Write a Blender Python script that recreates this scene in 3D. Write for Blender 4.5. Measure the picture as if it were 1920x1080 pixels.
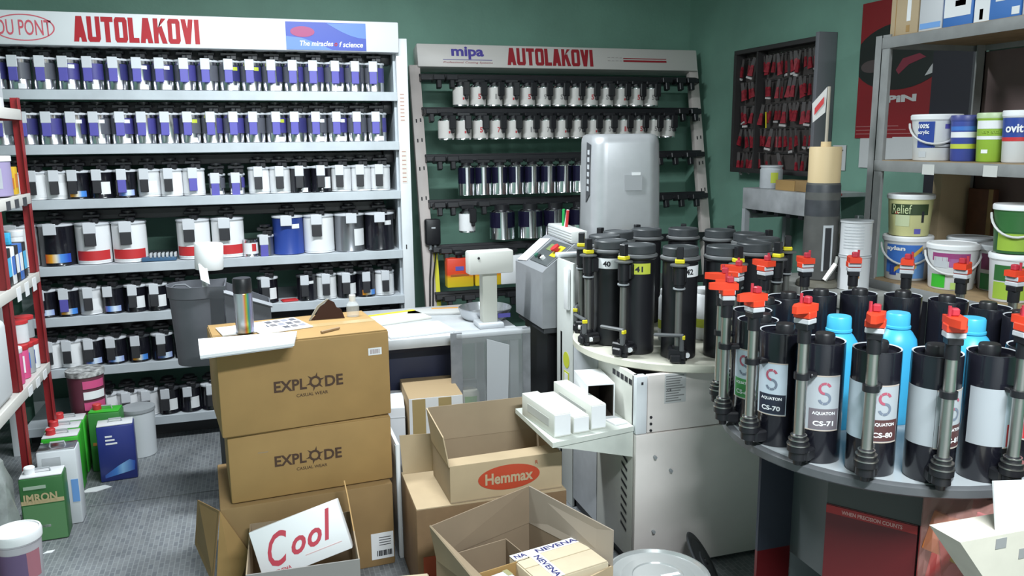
import bpy, bmesh, math, random
from mathutils import Matrix, Vector, Euler
random.seed(7)
PI = math.pi
for o in list(bpy.data.objects): bpy.data.objects.remove(o)
SC = bpy.context.scene
COL = SC.collection
R = math.radians

# ------------------------------------------------------------------ camera
cam_d = bpy.data.cameras.new('camera'); cam = bpy.data.objects.new('camera', cam_d); COL.objects.link(cam)
cam_d.sensor_fit = 'HORIZONTAL'; cam_d.sensor_width = 36.0; cam_d.lens = 36.0*1530/1920
cam_d.clip_start = 0.05
cam.matrix_world = Matrix.Translation((0, 0, 1.6)) @ (Matrix.Rotation(-R(17.4), 4, 'Z') @ Matrix.Rotation(PI/2-R(10.37), 4, 'X') @ Matrix.Rotation(-R(0.57), 4, 'Z'))
SC.camera = cam
# ------------------------------------------------------------------ world, exposure, lights
w = bpy.data.worlds.new('world'); SC.world = w; w.use_nodes = True
w.node_tree.nodes['Background'].inputs[0].default_value = (0.75, 0.85, 1, 1)
w.node_tree.nodes['Background'].inputs[1].default_value = 0.3
SC.view_settings.view_transform = 'Standard'; SC.view_settings.look = 'None'
SC.view_settings.gamma = 1.0; SC.view_settings.use_curve_mapping = False
SC.view_settings.exposure = 1.05
def area(name, loc, sx, sy, power, col, rot=(0, 0, 0)):
    d = bpy.data.lights.new(name, 'AREA'); d.shape = 'RECTANGLE'; d.size = sx; d.size_y = sy; d.energy = power; d.color = col
    o = bpy.data.objects.new(name, d); COL.objects.link(o); o.location = loc; o.rotation_euler = rot
    return o
LAMPS = [(0.25, 3.25, 2.80, 42), (0.85, 0.15, 2.80, 74)]
for i, (x, y, z, p) in enumerate(LAMPS):
    area('tube_light', (x, y, z-0.075), 1.2, 0.12, p, (0.90, 0.97, 1.0))

# ------------------------------------------------------------------ materials
MATS = {}
def mat(name, col, rough=0.5, metal=0.0, noise=0.0, nscale=20.0, bump=0.0, bscale=120.0, trans=0.0, alpha=1.0, emit=0.0, spec=None, coat=0.0):
    if name in MATS: return MATS[name]
    m = bpy.data.materials.new(name); m.use_nodes = True
    nt = m.node_tree; b = nt.nodes['Principled BSDF']
    c = (col[0], col[1], col[2], 1)
    b.inputs['Base Color'].default_value = c; b.inputs['Roughness'].default_value = rough; b.inputs['Metallic'].default_value = metal
    if spec is not None: b.inputs['Specular IOR Level'].default_value = spec
    if trans: b.inputs['Transmission Weight'].default_value = trans
    if alpha < 1: b.inputs['Alpha'].default_value = alpha
    if coat: b.inputs['Coat Weight'].default_value = coat
    if emit:
        b.inputs['Emission Color'].default_value = c; b.inputs['Emission Strength'].default_value = emit
    if noise or bump:
        tc = nt.nodes.new('ShaderNodeTexCoord')
    if noise:
        n = nt.nodes.new('ShaderNodeTexNoise'); n.inputs['Scale'].default_value = nscale; n.inputs['Detail'].default_value = 5
        r = nt.nodes.new('ShaderNodeMapRange'); r.inputs[1].default_value = 0.3; r.inputs[2].default_value = 0.7
        r.inputs[3].default_value = 1-noise; r.inputs[4].default_value = 1+noise*0.6
        mx = nt.nodes.new('ShaderNodeMix'); mx.data_type = 'RGBA'; mx.blend_type = 'MULTIPLY'; mx.inputs[0].default_value = 1
        mx.inputs[6].default_value = c
        nt.links.new(tc.outputs['Object'], n.inputs['Vector']); nt.links.new(n.outputs[0], r.inputs[0])
        nt.links.new(r.outputs[0], mx.inputs[7]); nt.links.new(mx.outputs[2], b.inputs['Base Color'])
    if bump:
        n2 = nt.nodes.new('ShaderNodeTexNoise'); n2.inputs['Scale'].default_value = bscale
        bp = nt.nodes.new('ShaderNodeBump'); bp.inputs['Strength'].default_value = bump; bp.inputs['Distance'].default_value = 0.005
        nt.links.new(tc.outputs['Object'], n2.inputs['Vector']); nt.links.new(n2.outputs[0], bp.inputs['Height']); nt.links.new(bp.outputs[0], b.inputs['Normal'])
    MATS[name] = m
    return m
def ramp_mat(name, stops, axis=0, lo=-0.05, hi=0.05, rough=0.4, metal=0.0, wob=0.0):
    """colour bands along one object axis (flat print)"""
    if name in MATS: return MATS[name]
    m = bpy.data.materials.new(name); m.use_nodes = True; nt = m.node_tree; b = nt.nodes['Principled BSDF']
    b.inputs['Roughness'].default_value = rough; b.inputs['Metallic'].default_value = metal
    tc = nt.nodes.new('ShaderNodeTexCoord'); sp = nt.nodes.new('ShaderNodeSeparateXYZ'); nt.links.new(tc.outputs['Object'], sp.inputs[0])
    mr = nt.nodes.new('ShaderNodeMapRange'); mr.inputs[1].default_value = lo; mr.inputs[2].default_value = hi
    src = sp.outputs[axis]
    if wob:
        n = nt.nodes.new('ShaderNodeTexNoise'); n.inputs['Scale'].default_value = 14; nt.links.new(tc.outputs['Object'], n.inputs['Vector'])
        ma = nt.nodes.new('ShaderNodeMath'); ma.operation = 'MULTIPLY_ADD'; ma.inputs[1].default_value = wob
        nt.links.new(n.outputs[0], ma.inputs[0]); nt.links.new(src, ma.inputs[2]); src = ma.outputs[0]
    nt.links.new(src, mr.inputs[0])
    cr = nt.nodes.new('ShaderNodeValToRGB'); nt.links.new(mr.outputs[0], cr.inputs[0])
    e = cr.color_ramp; e.elements[0].position = stops[0][0]; e.elements[0].color = (*stops[0][1], 1)
    e.elements[1].position = stops[-1][0]; e.elements[1].color = (*stops[-1][1], 1)
    for p, c in stops[1:-1]:
        k = e.elements.new(p); k.color = (*c, 1)
    nt.links.new(cr.outputs[0], b.inputs['Base Color']); MATS[name] = m
    return m
WHITE = mat('white_paint', (.74, .77, .80), .35, noise=.06, nscale=6)
SHELFW = mat('shelf_white', (.50, .54, .58), .4, noise=.10, nscale=9)
CREAM = mat('cream_metal', (.78, .72, .69), .4, noise=.07, nscale=5)
PAPER = mat('white_paper', (.80, .81, .83), .7)
BLACK = mat('black_plastic', (.012, .012, .015), .38)
BLACKG = mat('black_gloss', (.010, .010, .016), .22, coat=.3)
DARKG = mat('dark_grey', (.05, .053, .06), .5)
GREY = mat('grey_plastic', (.20, .21, .235), .5, noise=.06, nscale=8)
MGREY = mat('mid_grey', (.34, .36, .38), .5, noise=.08, nscale=8)
LGREY = mat('light_grey', (.50, .52, .55), .5, noise=.06)
STEEL = mat('brushed_steel', (.56, .55, .52), .32, metal=1.0)
TIN = mat('tinplate', (.72, .72, .75), .22, metal=1.0)
TINW = mat('tin_white', (.70, .71, .73), .35, noise=.05)
NAVY = mat('navy_print', (.035, .035, .15), .35)
PURPLE = mat('purple_print', (.11, .10, .42), .45)
TAGW = mat('tag_white', (.62, .64, .68), .5)
REDP = mat('red_print', (.55, .03, .035), .5)
ORED = mat('orange_red_plastic', (.72, .055, .02), .4)
DRED = mat('dark_red', (.20, .012, .015), .45)
YEL = mat('yellow_plastic', (.72, .62, .02), .45)
LIME = mat('lime_print', (.52, .58, .06), .5)
CARD = mat('cardboard', (.37, .225, .082), .75, noise=.08, nscale=7)
CARD2 = mat('cardboard_pale', (.46, .35, .22), .75, noise=.08, nscale=7)
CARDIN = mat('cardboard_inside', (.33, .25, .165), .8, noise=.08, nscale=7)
INK = mat('brown_ink', (.07, .035, .02), .7)
BINK = mat('black_ink', (.02, .02, .025), .7)
GREEN = mat('green_print', (.04, .42, .03), .45)
DGREEN = mat('deep_green_print', (.03, .13, .035), .45)
BLUE = mat('blue_print', (.025, .06, .30), .4)
MBLUE = mat('mid_blue_print', (.05, .17, .55), .45)
LBLUE = mat('light_blue_print', (.16, .35, .72), .5)
CYAN = mat('cyan_plastic', (.06, .46, .78), .38)
PINK = mat('pink_print', (.60, .08, .22), .5)
MAGENTA = mat('magenta_print', (.30, .05, .18), .5)
SILVER = mat('silver_plastic', (.43, .44, .46), .38, metal=.35, noise=.04)
REDPOST = mat('red_enamel', (.30, .018, .022), .42, noise=.1)
GREYRACK = mat('grey_enamel', (.25, .255, .255), .5, noise=.15, nscale=14)
LABELB = mat('label_pale_blue', (.52, .60, .68), .45)
GLASSY = mat('clear_plastic', (.80, .84, .86), .12, alpha=.28)
FROST = mat('frosted_plastic', (.55, .57, .60), .3, alpha=.55)
WOOD = mat('wood', (.32, .22, .12), .6, noise=.2, nscale=18)
BEIGE = mat('beige_card', (.62, .47, .27), .6)

# ------------------------------------------------------------------ mesh building
class MB:
    def __init__(s): s.v = []; s.f = []
    def add(s, vs, fs, M=None):
        b = len(s.v)
        for p in vs:
            p = Vector(p)
            s.v.append(tuple(M @ p) if M is not None else tuple(p))
        s.f += [tuple(b+i for i in f) for f in fs]
        return s
    def box(s, x0, x1, y0, y1, z0, z1, M=None):
        return s.add([(x0,y0,z0),(x1,y0,z0),(x1,y1,z0),(x0,y1,z0),(x0,y0,z1),(x1,y0,z1),(x1,y1,z1),(x0,y1,z1)],
                     [(3,2,1,0),(4,5,6,7),(0,1,5,4),(1,2,6,5),(2,3,7,6),(3,0,4,7)], M)
    def bbox(s, x0, x1, y0, y1, z0, z1, bev=.004, seg=2, M=None):
        bm = bmesh.new(); bmesh.ops.create_cube(bm, size=1)
        for v in bm.verts: v.co = ((x0+x1)/2+v.co.x*(x1-x0), (y0+y1)/2+v.co.y*(y1-y0), (z0+z1)/2+v.co.z*(z1-z0))
        bmesh.ops.bevel(bm, geom=bm.edges[:], offset=bev, segments=seg, affect='EDGES', profile=.5)
        bm.verts.index_update()
        s.add([v.co.copy() for v in bm.verts], [[v.index for v in f.verts] for f in bm.faces], M); bm.free()
        return s
    def lathe(s, prof, n=24, M=None, a0=0, a1=2*PI, cap=True):
        full = abs(a1-a0-2*PI) < 1e-6; k = n if full else n+1
        vs = []; fs = []
        for (r, z) in prof:
            for i in range(k):
                a = a0+(a1-a0)*i/n; vs.append((r*math.sin(a), -r*math.cos(a), z))
        for j in range(len(prof)-1):
            for i in range(n):
                i2 = (i+1) % k if full else i+1
                fs.append((j*k+i, j*k+i2, (j+1)*k+i2, (j+1)*k+i))
        if full and cap:
            if prof[0][0] > 1e-6: fs.append(tuple(range(k-1, -1, -1)))
            if prof[-1][0] > 1e-6: fs.append(tuple((len(prof)-1)*k+i for i in range(k)))
        return s.add(vs, fs, M)
    def cyl(s, r, z0, z1, n=20, x=0, y=0, M=None):
        T = Matrix.Translation((x, y, 0))
        return s.lathe([(r, z0), (r, z1)], n, (M @ T) if M is not None else T)
    def rod(s, a, b, r, n=10):
        a = Vector(a); b = Vector(b); d = b-a
        return s.lathe([(r, 0), (r, d.length)], n, Matrix.Translation(a) @ d.to_track_quat('Z', 'Y').to_matrix().to_4x4())
    def tube(s, pts, r, n=8, closed=False):
        pts = [Vector(p) for p in pts]; m = len(pts); vs = []; fs = []
        for i, p in enumerate(pts):
            d = (pts[(i+1) % m]-pts[i-1]) if closed else (pts[min(i+1, m-1)]-pts[max(i-1, 0)])
            q = d.to_track_quat('Z', 'Y')
            for k in range(n):
                vs.append(p+q @ Vector((r*math.cos(2*PI*k/n), r*math.sin(2*PI*k/n), 0)))
        for i in range(m if closed else m-1):
            for k in range(n):
                fs.append((i*n+k, i*n+(k+1) % n, ((i+1) % m)*n+(k+1) % n, ((i+1) % m)*n+k))
        if not closed:
            fs.append(tuple(range(n-1, -1, -1))); fs.append(tuple((m-1)*n+k for k in range(n)))
        return s.add(vs, fs)
    def prism(s, poly, z0, z1, M=None):
        n = len(poly)
        vs = [(x, y, z0) for x, y in poly]+[(x, y, z1) for x, y in poly]
        fs = [tuple(range(n-1, -1, -1)), tuple(range(n, 2*n))]+[(i, (i+1) % n, n+(i+1) % n, n+i) for i in range(n)]
        return s.add(vs, fs, M)
    def sheet(s, quad, t):
        """a board through four corners with thickness t"""
        q = [Vector(p) for p in quad]; n = (q[1]-q[0]).cross(q[3]-q[0]).normalized()*t
        return s.add(q+[p+n for p in q], [(3,2,1,0),(4,5,6,7),(0,1,5,4),(1,2,6,5),(2,3,7,6),(3,0,4,7)])
    def patch(s, Rr, x0, x1, z0, z1, n=8, t=.0006):
        """curved label on a cylinder of radius Rr, x measured along the arc, facing -Y"""
        vs = []; fs = []
        for i in range(n+1):
            a = (x0+(x1-x0)*i/n)/Rr
            for rr in (Rr, Rr+t):
                for z in (z0, z1): vs.append((rr*math.sin(a), -rr*math.cos(a), z))
        for i in range(n):
            a = 4*i; b = 4*(i+1)
            fs += [(a+2, b+2, b+3, a+3), (a+3, b+3, b+1, a+1), (a, b, b+2, a+2)]
        fs += [(0, 2, 3, 1), (4*n, 4*n+1, 4*n+3, 4*n+2)]
        return s.add(vs, fs)
    def mesh(s, name, smooth=True):
        me = bpy.data.meshes.new(name); me.from_pydata(s.v, [], s.f)
        bm = bmesh.new(); bm.from_mesh(me); bmesh.ops.recalc_face_normals(bm, faces=bm.faces[:]); bm.to_mesh(me); bm.free()
        if smooth:
            me.shade_smooth(); me.set_sharp_from_angle(angle=R(35))
        me.update()
        return me
def ob(name, me, material, parent=None, loc=(0, 0, 0), rot=(0, 0, 0), label=None):
    if isinstance(me, MB): me = me.mesh(name)
    o = bpy.data.objects.new(name, me); COL.objects.link(o)
    if material is not None:
        if not me.materials: me.materials.append(material)
        elif me.materials[0] != material:
            o.material_slots[0].link = 'OBJECT'; o.material_slots[0].material = material
    o.parent = parent; o.location = loc; o.rotation_euler = rot
    if label: o['label'] = label
    return o
def thing(name, label, cat, loc=(0, 0, 0), rz=0, group=None, rot=None):
    o = bpy.data.objects.new(name, None); COL.objects.link(o); o.empty_display_size = .05
    o.location = loc; o.rotation_euler = rot if rot else (0, 0, rz)
    o['label'] = label; o['category'] = cat
    if group: o['group'] = group
    return o
def tag(o, label, cat, group=None):
    o['label'] = label; o['category'] = cat
    if group: o['group'] = group
    return o
def struct(o): o['kind'] = 'structure'; return o
TXT = {}
def text_mesh(s, wd, ht=None, bold=0.0, shear=0.0, depth=.0008):
    key = (s, wd, ht, bold, shear)
    if key in TXT: return TXT[key]
    c = bpy.data.curves.new('text', 'FONT'); c.body = s; c.size = 1; c.offset = bold; c.shear = shear; c.resolution_u = 3
    o = bpy.data.objects.new('text', c); COL.objects.link(o)
    dg = bpy.context.evaluated_depsgraph_get(); dg.update()
    me = bpy.data.meshes.new_from_object(o.evaluated_get(dg)); bpy.data.objects.remove(o); bpy.data.curves.remove(c)
    xs = [v.co.x for v in me.vertices]; ys = [v.co.y for v in me.vertices]
    sx = wd/(max(xs)-min(xs)); sy = ht/(max(ys)-min(ys)) if ht else sx
    mx, my = (max(xs)+min(xs))/2, (max(ys)+min(ys))/2
    for v in me.vertices: v.co = ((v.co.x-mx)*sx, (v.co.y-my)*sy, 0)
    me.materials.clear()
    TXT[key] = me
    return me
def lettering(s, material, parent, loc, wd, ht=None, rot=(PI/2, 0, 0), bold=0.0, shear=0.0, name='lettering'):
    return ob(name, text_mesh(s, wd, ht, bold, shear), material, parent, loc, rot)
FX = (PI/2, 0, 0)            # flat print facing -Y
BLK = {'A': [[(0,0),(.24,0),(.43,1),(.17,1)], [(.62,0),(.38,0),(.19,1),(.45,1)], [(.16,.17),(.46,.17),(.46,.36),(.16,.36)]],
 'U': [[(0,.12),(.22,.12),(.22,1),(0,1)], [(.40,.12),(.62,.12),(.62,1),(.40,1)], [(0,.12),(.08,0),(.54,0),(.62,.12),(.40,.2),(.22,.2)]],
 'T': [[(0,.8),(.58,.8),(.58,1),(0,1)], [(.17,0),(.41,0),(.41,.8),(.17,.8)]],
 'O': [[(0,.12),(.22,.12),(.22,.88),(0,.88)], [(.40,.12),(.62,.12),(.62,.88),(.40,.88)], [(0,.12),(.08,0),(.54,0),(.62,.12),(.40,.19),(.22,.19)], [(0,.88),(.22,.81),(.40,.81),(.62,.88),(.54,1),(.08,1)]],
 'L': [[(0,0),(.24,0),(.24,1),(0,1)], [(.24,0),(.50,0),(.50,.2),(.24,.2)]],
 'K': [[(0,0),(.23,0),(.23,1),(0,1)], [(.23,.62),(.23,.30),(.41,1),(.65,1)], [(.22,.60),(.42,.72),(.66,0),(.41,0)]],
 'V': [[(0,1),(.24,1),(.43,0),(.18,0)], [(.62,1),(.38,1),(.19,0),(.44,0)]],
 'I': [[(0,0),(.24,0),(.24,1),(0,1)]]}
def block_lettering(s, material, parent, loc, wd, ht):
    m = MB(); x = 0
    for ch in s:
        for k_, q in enumerate(BLK[ch]):
            ar = sum(q[i-1][0]*q[i][1]-q[i][0]*q[i-1][1] for i in range(len(q)))
            m.add([(x+a, b, k_*.0003) for a, b in (q if ar > 0 else q[::-1])], [tuple(range(len(q)))])
        x += max(a for q in BLK[ch] for a, b in q)+.055
    x -= .055
    m.v = [((a/x-.5)*wd, (b-.5)*ht, c_) for a, b, c_ in m.v]
    return ob('lettering', m.mesh('lettering', False), material, parent, loc, FX)
CTXT = {}
def curved_text(s, material, parent, Rr, x, z, wd, ht=None, bold=0.0, name='lettering', rz=0):
    key = (s, Rr, wd, ht, bold)
    if key not in CTXT:
        me = text_mesh(s, wd, ht, bold).copy()
        for v in me.vertices:
            a = v.co.x/Rr; v.co = ((Rr+.0012)*math.sin(a), -(Rr+.0012)*math.cos(a), v.co.y)
        CTXT[key] = me
    return ob(name, CTXT[key], material, parent, (0, 0, z), (0, 0, x/Rr+rz))
ORD = ['first','second','third','fourth','fifth','sixth','seventh','eighth','ninth','tenth','eleventh','twelfth','thirteenth','fourteenth','fifteenth','sixteenth','seventeenth','eighteenth','nineteenth','twentieth']
def B(x0, x1, y0, y1, z0, z1, bev=0.0): 
    return MB().bbox(x0, x1, y0, y1, z0, z1, bev) if bev else MB().box(x0, x1, y0, y1, z0, z1)
FL = (PI/2, 0, -PI/2)        # flat print facing -X

# ------------------------------------------------------------------ the room
XL, XR, YF, YB, ZC = -1.65, 2.93, -1.6, 5.2, 2.9
WALL = mat('green_wall', (.165, .315, .25), .6, noise=.16, nscale=2.2, bump=.15, bscale=60)
PLAIN = mat('pale_wall', (.62, .64, .62), .7, noise=.06, nscale=3)
CEIL = mat('ceiling_paint', (.66, .67, .66), .8)
struct(ob('wall_back', B(XL-.1, XR+.1, YB, YB+.1, 0, ZC), WALL))
struct(ob('wall_right', B(XR, XR+.1, YF, YB, 0, ZC), WALL))
struct(ob('wall_left', B(XL-.1, XL, YF, YB, 0, ZC), WALL))
struct(ob('wall_front', B(XL-.1, XR+.1, YF-.1, YF, 0, ZC), PLAIN))
struct(ob('ceiling', B(XL-.1, XR+.1, YF-.1, YB+.1, ZC, ZC+.1), CEIL))
def floor_mat():
    m = bpy.data.materials.new('ribbed_floor'); m.use_nodes = True; nt = m.node_tree; b = nt.nodes['Principled BSDF']
    b.inputs['Roughness'].default_value = .42
    ge = nt.nodes.new('ShaderNodeNewGeometry')
    br = nt.nodes.new('ShaderNodeTexBrick'); br.inputs['Scale'].default_value = 22; br.offset = .5
    br.inputs['Color1'].default_value = (.20, .21, .22, 1); br.inputs['Color2'].default_value = (.14, .15, .165, 1); br.inputs['Mortar'].default_value = (.245, .26, .27, 1)
    br.inputs['Mortar Size'].default_value = .045; br.inputs['Brick Width'].default_value = .9; br.inputs['Row Height'].default_value = .42
    mp = nt.nodes.new('ShaderNodeMapping'); mp.inputs['Rotation'].default_value = (0, 0, R(90))
    nt.links.new(ge.outputs['Position'], mp.inputs[0]); nt.links.new(mp.outputs[0], br.inputs['Vector'])
    n = nt.nodes.new('ShaderNodeTexNoise'); n.inputs['Scale'].default_value = 3.5; n.inputs['Detail'].default_value = 8
    nt.links.new(ge.outputs['Position'], n.inputs['Vector'])
    mr = nt.nodes.new('ShaderNodeMapRange'); mr.inputs[1].default_value = .3; mr.inputs[2].default_value = .7; mr.inputs[3].default_value = .65; mr.inputs[4].default_value = 1.3
    nt.links.new(n.outputs[0], mr.inputs[0])
    mx = nt.nodes.new('ShaderNodeMix'); mx.data_type = 'RGBA'; mx.blend_type = 'MULTIPLY'; mx.inputs[0].default_value = 1
    nt.links.new(br.outputs[0], mx.inputs[6]); nt.links.new(mr.outputs[0], mx.inputs[7]); nt.links.new(mx.outputs[2], b.inputs['Base Color'])
    bp = nt.nodes.new('ShaderNodeBump'); bp.inputs['Strength'].default_value = .5; bp.inputs['Distance'].default_value = .002; bp.invert = True
    nt.links.new(br.outputs['Fac'], bp.inputs['Height']); nt.links.new(bp.outputs[0], b.inputs['Normal'])
    return m
FLOOR = floor_mat()
fl = struct(ob('floor', B(XL-.1, XR+.1, YF-.1, YB+.1, -.1, -.004), mat('floor_joint', (.30, .31, .32), .8)))
TW, TY = .93, 1.15
tm = MB().bbox(-TW/2+.004, TW/2-.004, -TY/2+.004, TY/2-.004, -.004, 0, .001, 1).mesh('floor_tile')
for i in range(6):
    for j in range(6):
        ob('floor_tile', tm, FLOOR, fl, (-.52-TW*1.5+TW*(i+.0)+TW*.5, 3.83+TY*.5-TY*4+TY*j, 0))
for i, (x, y, z, p) in enumerate(LAMPS):
    t = thing('ceiling_lamp', ['white tube lamp on the ceiling above the cartons', 'white tube lamp on the ceiling above the carousels'][i], 'lamp', (x, y, ZC))
    ob('housing', B(-.64, .64, -.08, .08, -.07, 0, .008), WHITE, t)
    for s in (-1, 1): ob('end_cap', B(s*.64-.02, s*.64+.02, -.085, .085, -.172, 0, .006), WHITE, t)

# ------------------------------------------------------------------ mixing tins
NT = 22
def tin_body(r, h):
    return MB().lathe([(r-.004, 0), (r, .001), (r+.0015, .003), (r, .006), (r, h-.006), (r+.002, h-.003), (r, h), (r-.006, h), (r-.008, h-.004), (0.0001, h-.004)], NT).mesh('tin_body')
def lid_mesh(r, h):
    m = MB().lathe([(r+.003, h-.004), (r+.0045, h), (r+.003, h+.006), (r*.55, h+.010), (.0001, h+.010)], NT)
    m.box(-.03, -.006, -r-.016, -r*.6, h, h+.012)                     # pouring spout
    return m.mesh('mixing_lid')
def head_mesh(r, h, tall=.062):
    m = MB().cyl(.015, h+.008, h+tall, 10)
    m.bbox(-.042, .042, -.016, .016, h+tall*.50, h+tall*.78, .004, 1)
    m.cyl(.030, h+tall*.84, h+tall, 12).bbox(-.012, .012, -.040, .0, h+tall*.22, h+tall*.5, .003, 1)
    m.bbox(.008, .036, -r-.006, -r*.3, h+.008, h+.030, .003, 1)
    return m.mesh('stirring_head')
def tag_meshes(r, h, w=.046):
    y = -r-.017
    up = MB().bbox(-w/2-.008, w/2-.008, y, y+.006, h-.044, h+.012, .002, 1).mesh('spout_tag')
    lo = MB().bbox(-w/2-.005, w/2-.011, y-.001, y+.005, h-.108, h-.044, .002, 1).mesh('tag_strip')
    return up, lo
def tinset(r, h):
    d = dict(body=tin_body(r, h), lid=lid_mesh(r, h), head=head_mesh(r, h), r=r, h=h)
    d['up'], d['lo'] = tag_meshes(r, h, .046 if r < .07 else .060)
    half = r*PI*.86
    d['wrap'] = MB().patch(r+.0004, -half, half, .012, h-.012, 20).mesh('label_wrap')
    d['wrap_top'] = MB().patch(r+.0004, r*.15, r*1.45, h*.34, h*.86, 8).mesh('label_wrap')
    d['band'] = MB().patch(r+.0012, -r*1.1, r*1.1, h*.10, h*.34, 12).mesh('label_band')
    d['swoosh'] = MB().patch(r+.0012, -r*.55, r*.95, h*.08, h*.30, 12).mesh('swoosh_print')
    d['white'] = MB().patch(r+.0012, r*.10, r*1.0, h*.16, h*.62, 8).mesh('paper_sticker')
    d['small'] = MB().patch(r+.0014, r*.25, r*.8, h*.70, h*.82, 5).mesh('paper_sticker')
    d['low'] = MB().patch(r+.0014, r*.1, r*.7, h*.03, h*.2, 5).mesh('paper_sticker')
    return d
S1 = tinset(.0525, .150); S3 = tinset(.083, .205); SM = tinset(.040, .105); S5 = tinset(.054, .135)
RAIN = ramp_mat('rainbow_print', [(0, (.6, .05, .01)), (.3, (.85, .40, .03)), (.5, (.8, .75, .6)), (.68, (.08, .30, .75)), (1, (.02, .08, .5))], 0, -.045, .06)
BLUESW = ramp_mat('blue_swoosh_print', [(0, (.3, .03, .03)), (.35, (.08, .25, .7)), (.6, (.7, .8, .9)), (1, (.03, .12, .6))], 0, -.045, .06)
DPUR = mat('indigo_print', (.06, .055, .25), .4); SMOKE = mat('smoke_print', (.10, .105, .13), .3)
STEELDARK = mat('tin_dark_grey', (.30, .31, .34), .3, metal=.8)  # dark metallic grey of the grey tins
def make_tin(S, kind, strip, label, group, loc, rz=0, smallp=0, low=False):
    t = thing('paint_tin', label, 'paint tin', loc, rz, group)
    bm_ = {'silver': TIN, 'white': TINW, 'black': BLACKG, 'red': TINW, 'blue': BLUE, 'grey': STEELDARK}[kind]
    ob('body', S['body'], bm_, t); ob('lid', S['lid'], TAGW if kind != 'black' or random.random() < .6 else DARKG, t); ob('stirring_head', S['head'], BLACK, t)
    ob('spout_tag', S['up'], TAGW, t)
    if strip is not None: ob('tag_strip', S['lo'], strip, t)
    if kind == 'silver': ob('label_wrap', S['wrap_top'], [NAVY, DPUR, SMOKE][random.randrange(3)], t, rot=(0, 0, R(random.uniform(-8, 30)))); ob('label_wrap', S['wrap_top'], SMOKE, t, rot=(0, 0, R(-95)))
    if kind == 'white': ob('label_wrap', S['wrap'], TINW if random.random() < .5 else PAPER, t); 
    if kind == 'red': ob('label_wrap', S['wrap'], PAPER, t); ob('label_band', S['band'], REDP, t)
    if smallp == 1: ob('paper_sticker', S['small'], PAPER, t)
    if smallp == 2: ob('paper_sticker', S['small'], LIME, t)
    if smallp == 3: ob('paper_sticker', S['white'], PAPER, t)
    if smallp == 4: ob('swoosh_print', S['swoosh'], RAIN, t)
    if smallp == 5: ob('swoosh_print', S['swoosh'], BLUESW, t)
    if low: ob('paper_sticker', S['low'], PAPER, t)
    return t

# ------------------------------------------------------------------ wide white rack on the back wall
RX0, RX1, RY = -1.215, .79, 4.60
SHZ = [1.857, 1.590, 1.318, .980, .717, .445, .140]
rk = thing('shelving_unit', 'wide white steel shelving rack with a bright sign board along its top', 'shelving unit', (0, 0, 0))
sh = MB().box(RX0, RX1, RY+.012, 5.14, -.022, 0).bbox(RX0, RX1, RY, RY+.014, -.046, .002, .002, 1).mesh('shelf')
for z in SHZ: ob('shelf', sh, SHELFW, rk, (0, 0, z))
for (x, y) in ((RX1, RY+.004), (RX0-.06, RY+.004), (RX1, 5.08), (RX0-.06, 5.08)):
    p = ob('post', B(0, .062, 0, .05, 0, 2.145, .003), WHITE, rk, (x, y, 0))
    if x == RX1 and y < 5:
        for z0, z1 in ((1.70, 1.86), (1.36, 1.55)):
            ob('price_strip', B(.012, .042, -.0015, 0, z0, z1), mat('strip_paper', (.70, .66, .62), .7), p)
            k = 8
            for q in range(k): ob('price_mark', B(.014, .036, -.0022, -.0012, z0+(z1-z0)*(q+.25)/k, z0+(z1-z0)*(q+.45)/k), mat('mark_ink', (.45, .25, .2), .7), p)
        ob('hook_slot', B(.02, .026, -.0015, .0, .985, 1.01), BINK, p)
ob('side_panel', B(RX1-.012, RX1, RY+.05, 5.08, .06, 2.14), SHELFW, rk)
ob('plinth', B(RX0, RX1, RY+.12, 5.1, .0, .085), mat('plinth_dark', (.06, .06, .065), .7), rk)
dbar = MB().bbox(RX0, .715, 4.74, 4.80, -.03, .025, .004, 1).mesh('drive_bar')  # unseen drive bar, added in black to darken the shaded bays behind the tins
for i, z in enumerate(SHZ[:6]): ob('drive_bar', dbar, BLACK, rk, (0, 0, z+(.192 if i not in (3,) else .252)))
for z in SHZ[:6]: ob('drive_block', B(.715, .772, 4.70, 4.80, z+.155 if z > 1.2 else z+.17, z+.225, .004), BLACK, rk)
hd = ob('sign_board', B(RX0-.06, RX1+.012, RY-.03, RY+.09, 2.066, 2.225, .006), mat('sign_white', (.74, .76, .79), .3), rk)
RED = mat('sign_red', (.40, .006, .016), .55)
sy = RY-.0312
block_lettering('AUTOLAKOVI', RED, hd, (-.500, sy, 2.146), .575, .120)
ov = MB(); 
vs = []; n = 48
for i in range(n):
    a = 2*PI*i/n; vs += [(.134*math.cos(a), .062*math.sin(a), 0), (.128*math.cos(a), .057*math.sin(a), 0)]
ov.add(vs, [(2*i, 2*((i+1) % n), 2*((i+1) % n)+1, 2*i+1) for i in range(n)])
PRED = mat('logo_red', (.62, .10, .14), .5)
ob('oval_emblem', ov.mesh('oval'), PRED, hd, (-1.0, sy, 2.146), FX)
lettering('DU PONT', PRED, hd, (-.997, sy, 2.146), .232, .072, bold=.006)
bx0, bx1, bz0, bz1 = .21, .625, 2.071, 2.212
ob('blue_panel', B(bx0, bx1, sy-.001, sy, bz0, bz1), mat('panel_blue', (.045, .08, .42), .4), hd)
c = MB(); pts = [(bx0+.21, bz1)]+[(bx0+.21+(.205)*t, bz1-.075*math.sin(t*PI/2)-.004) for t in [0, .2, .4, .6, .8, 1]]+[(bx1, bz1)]
c.prism([(x, z) for x, z in pts[1:]], 0, .0006); ob('light_wave', c.mesh('wave'), mat('wave_blue', (.11, .22, .62), .4), hd, (0, sy-.0014, 0), FX)
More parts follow.
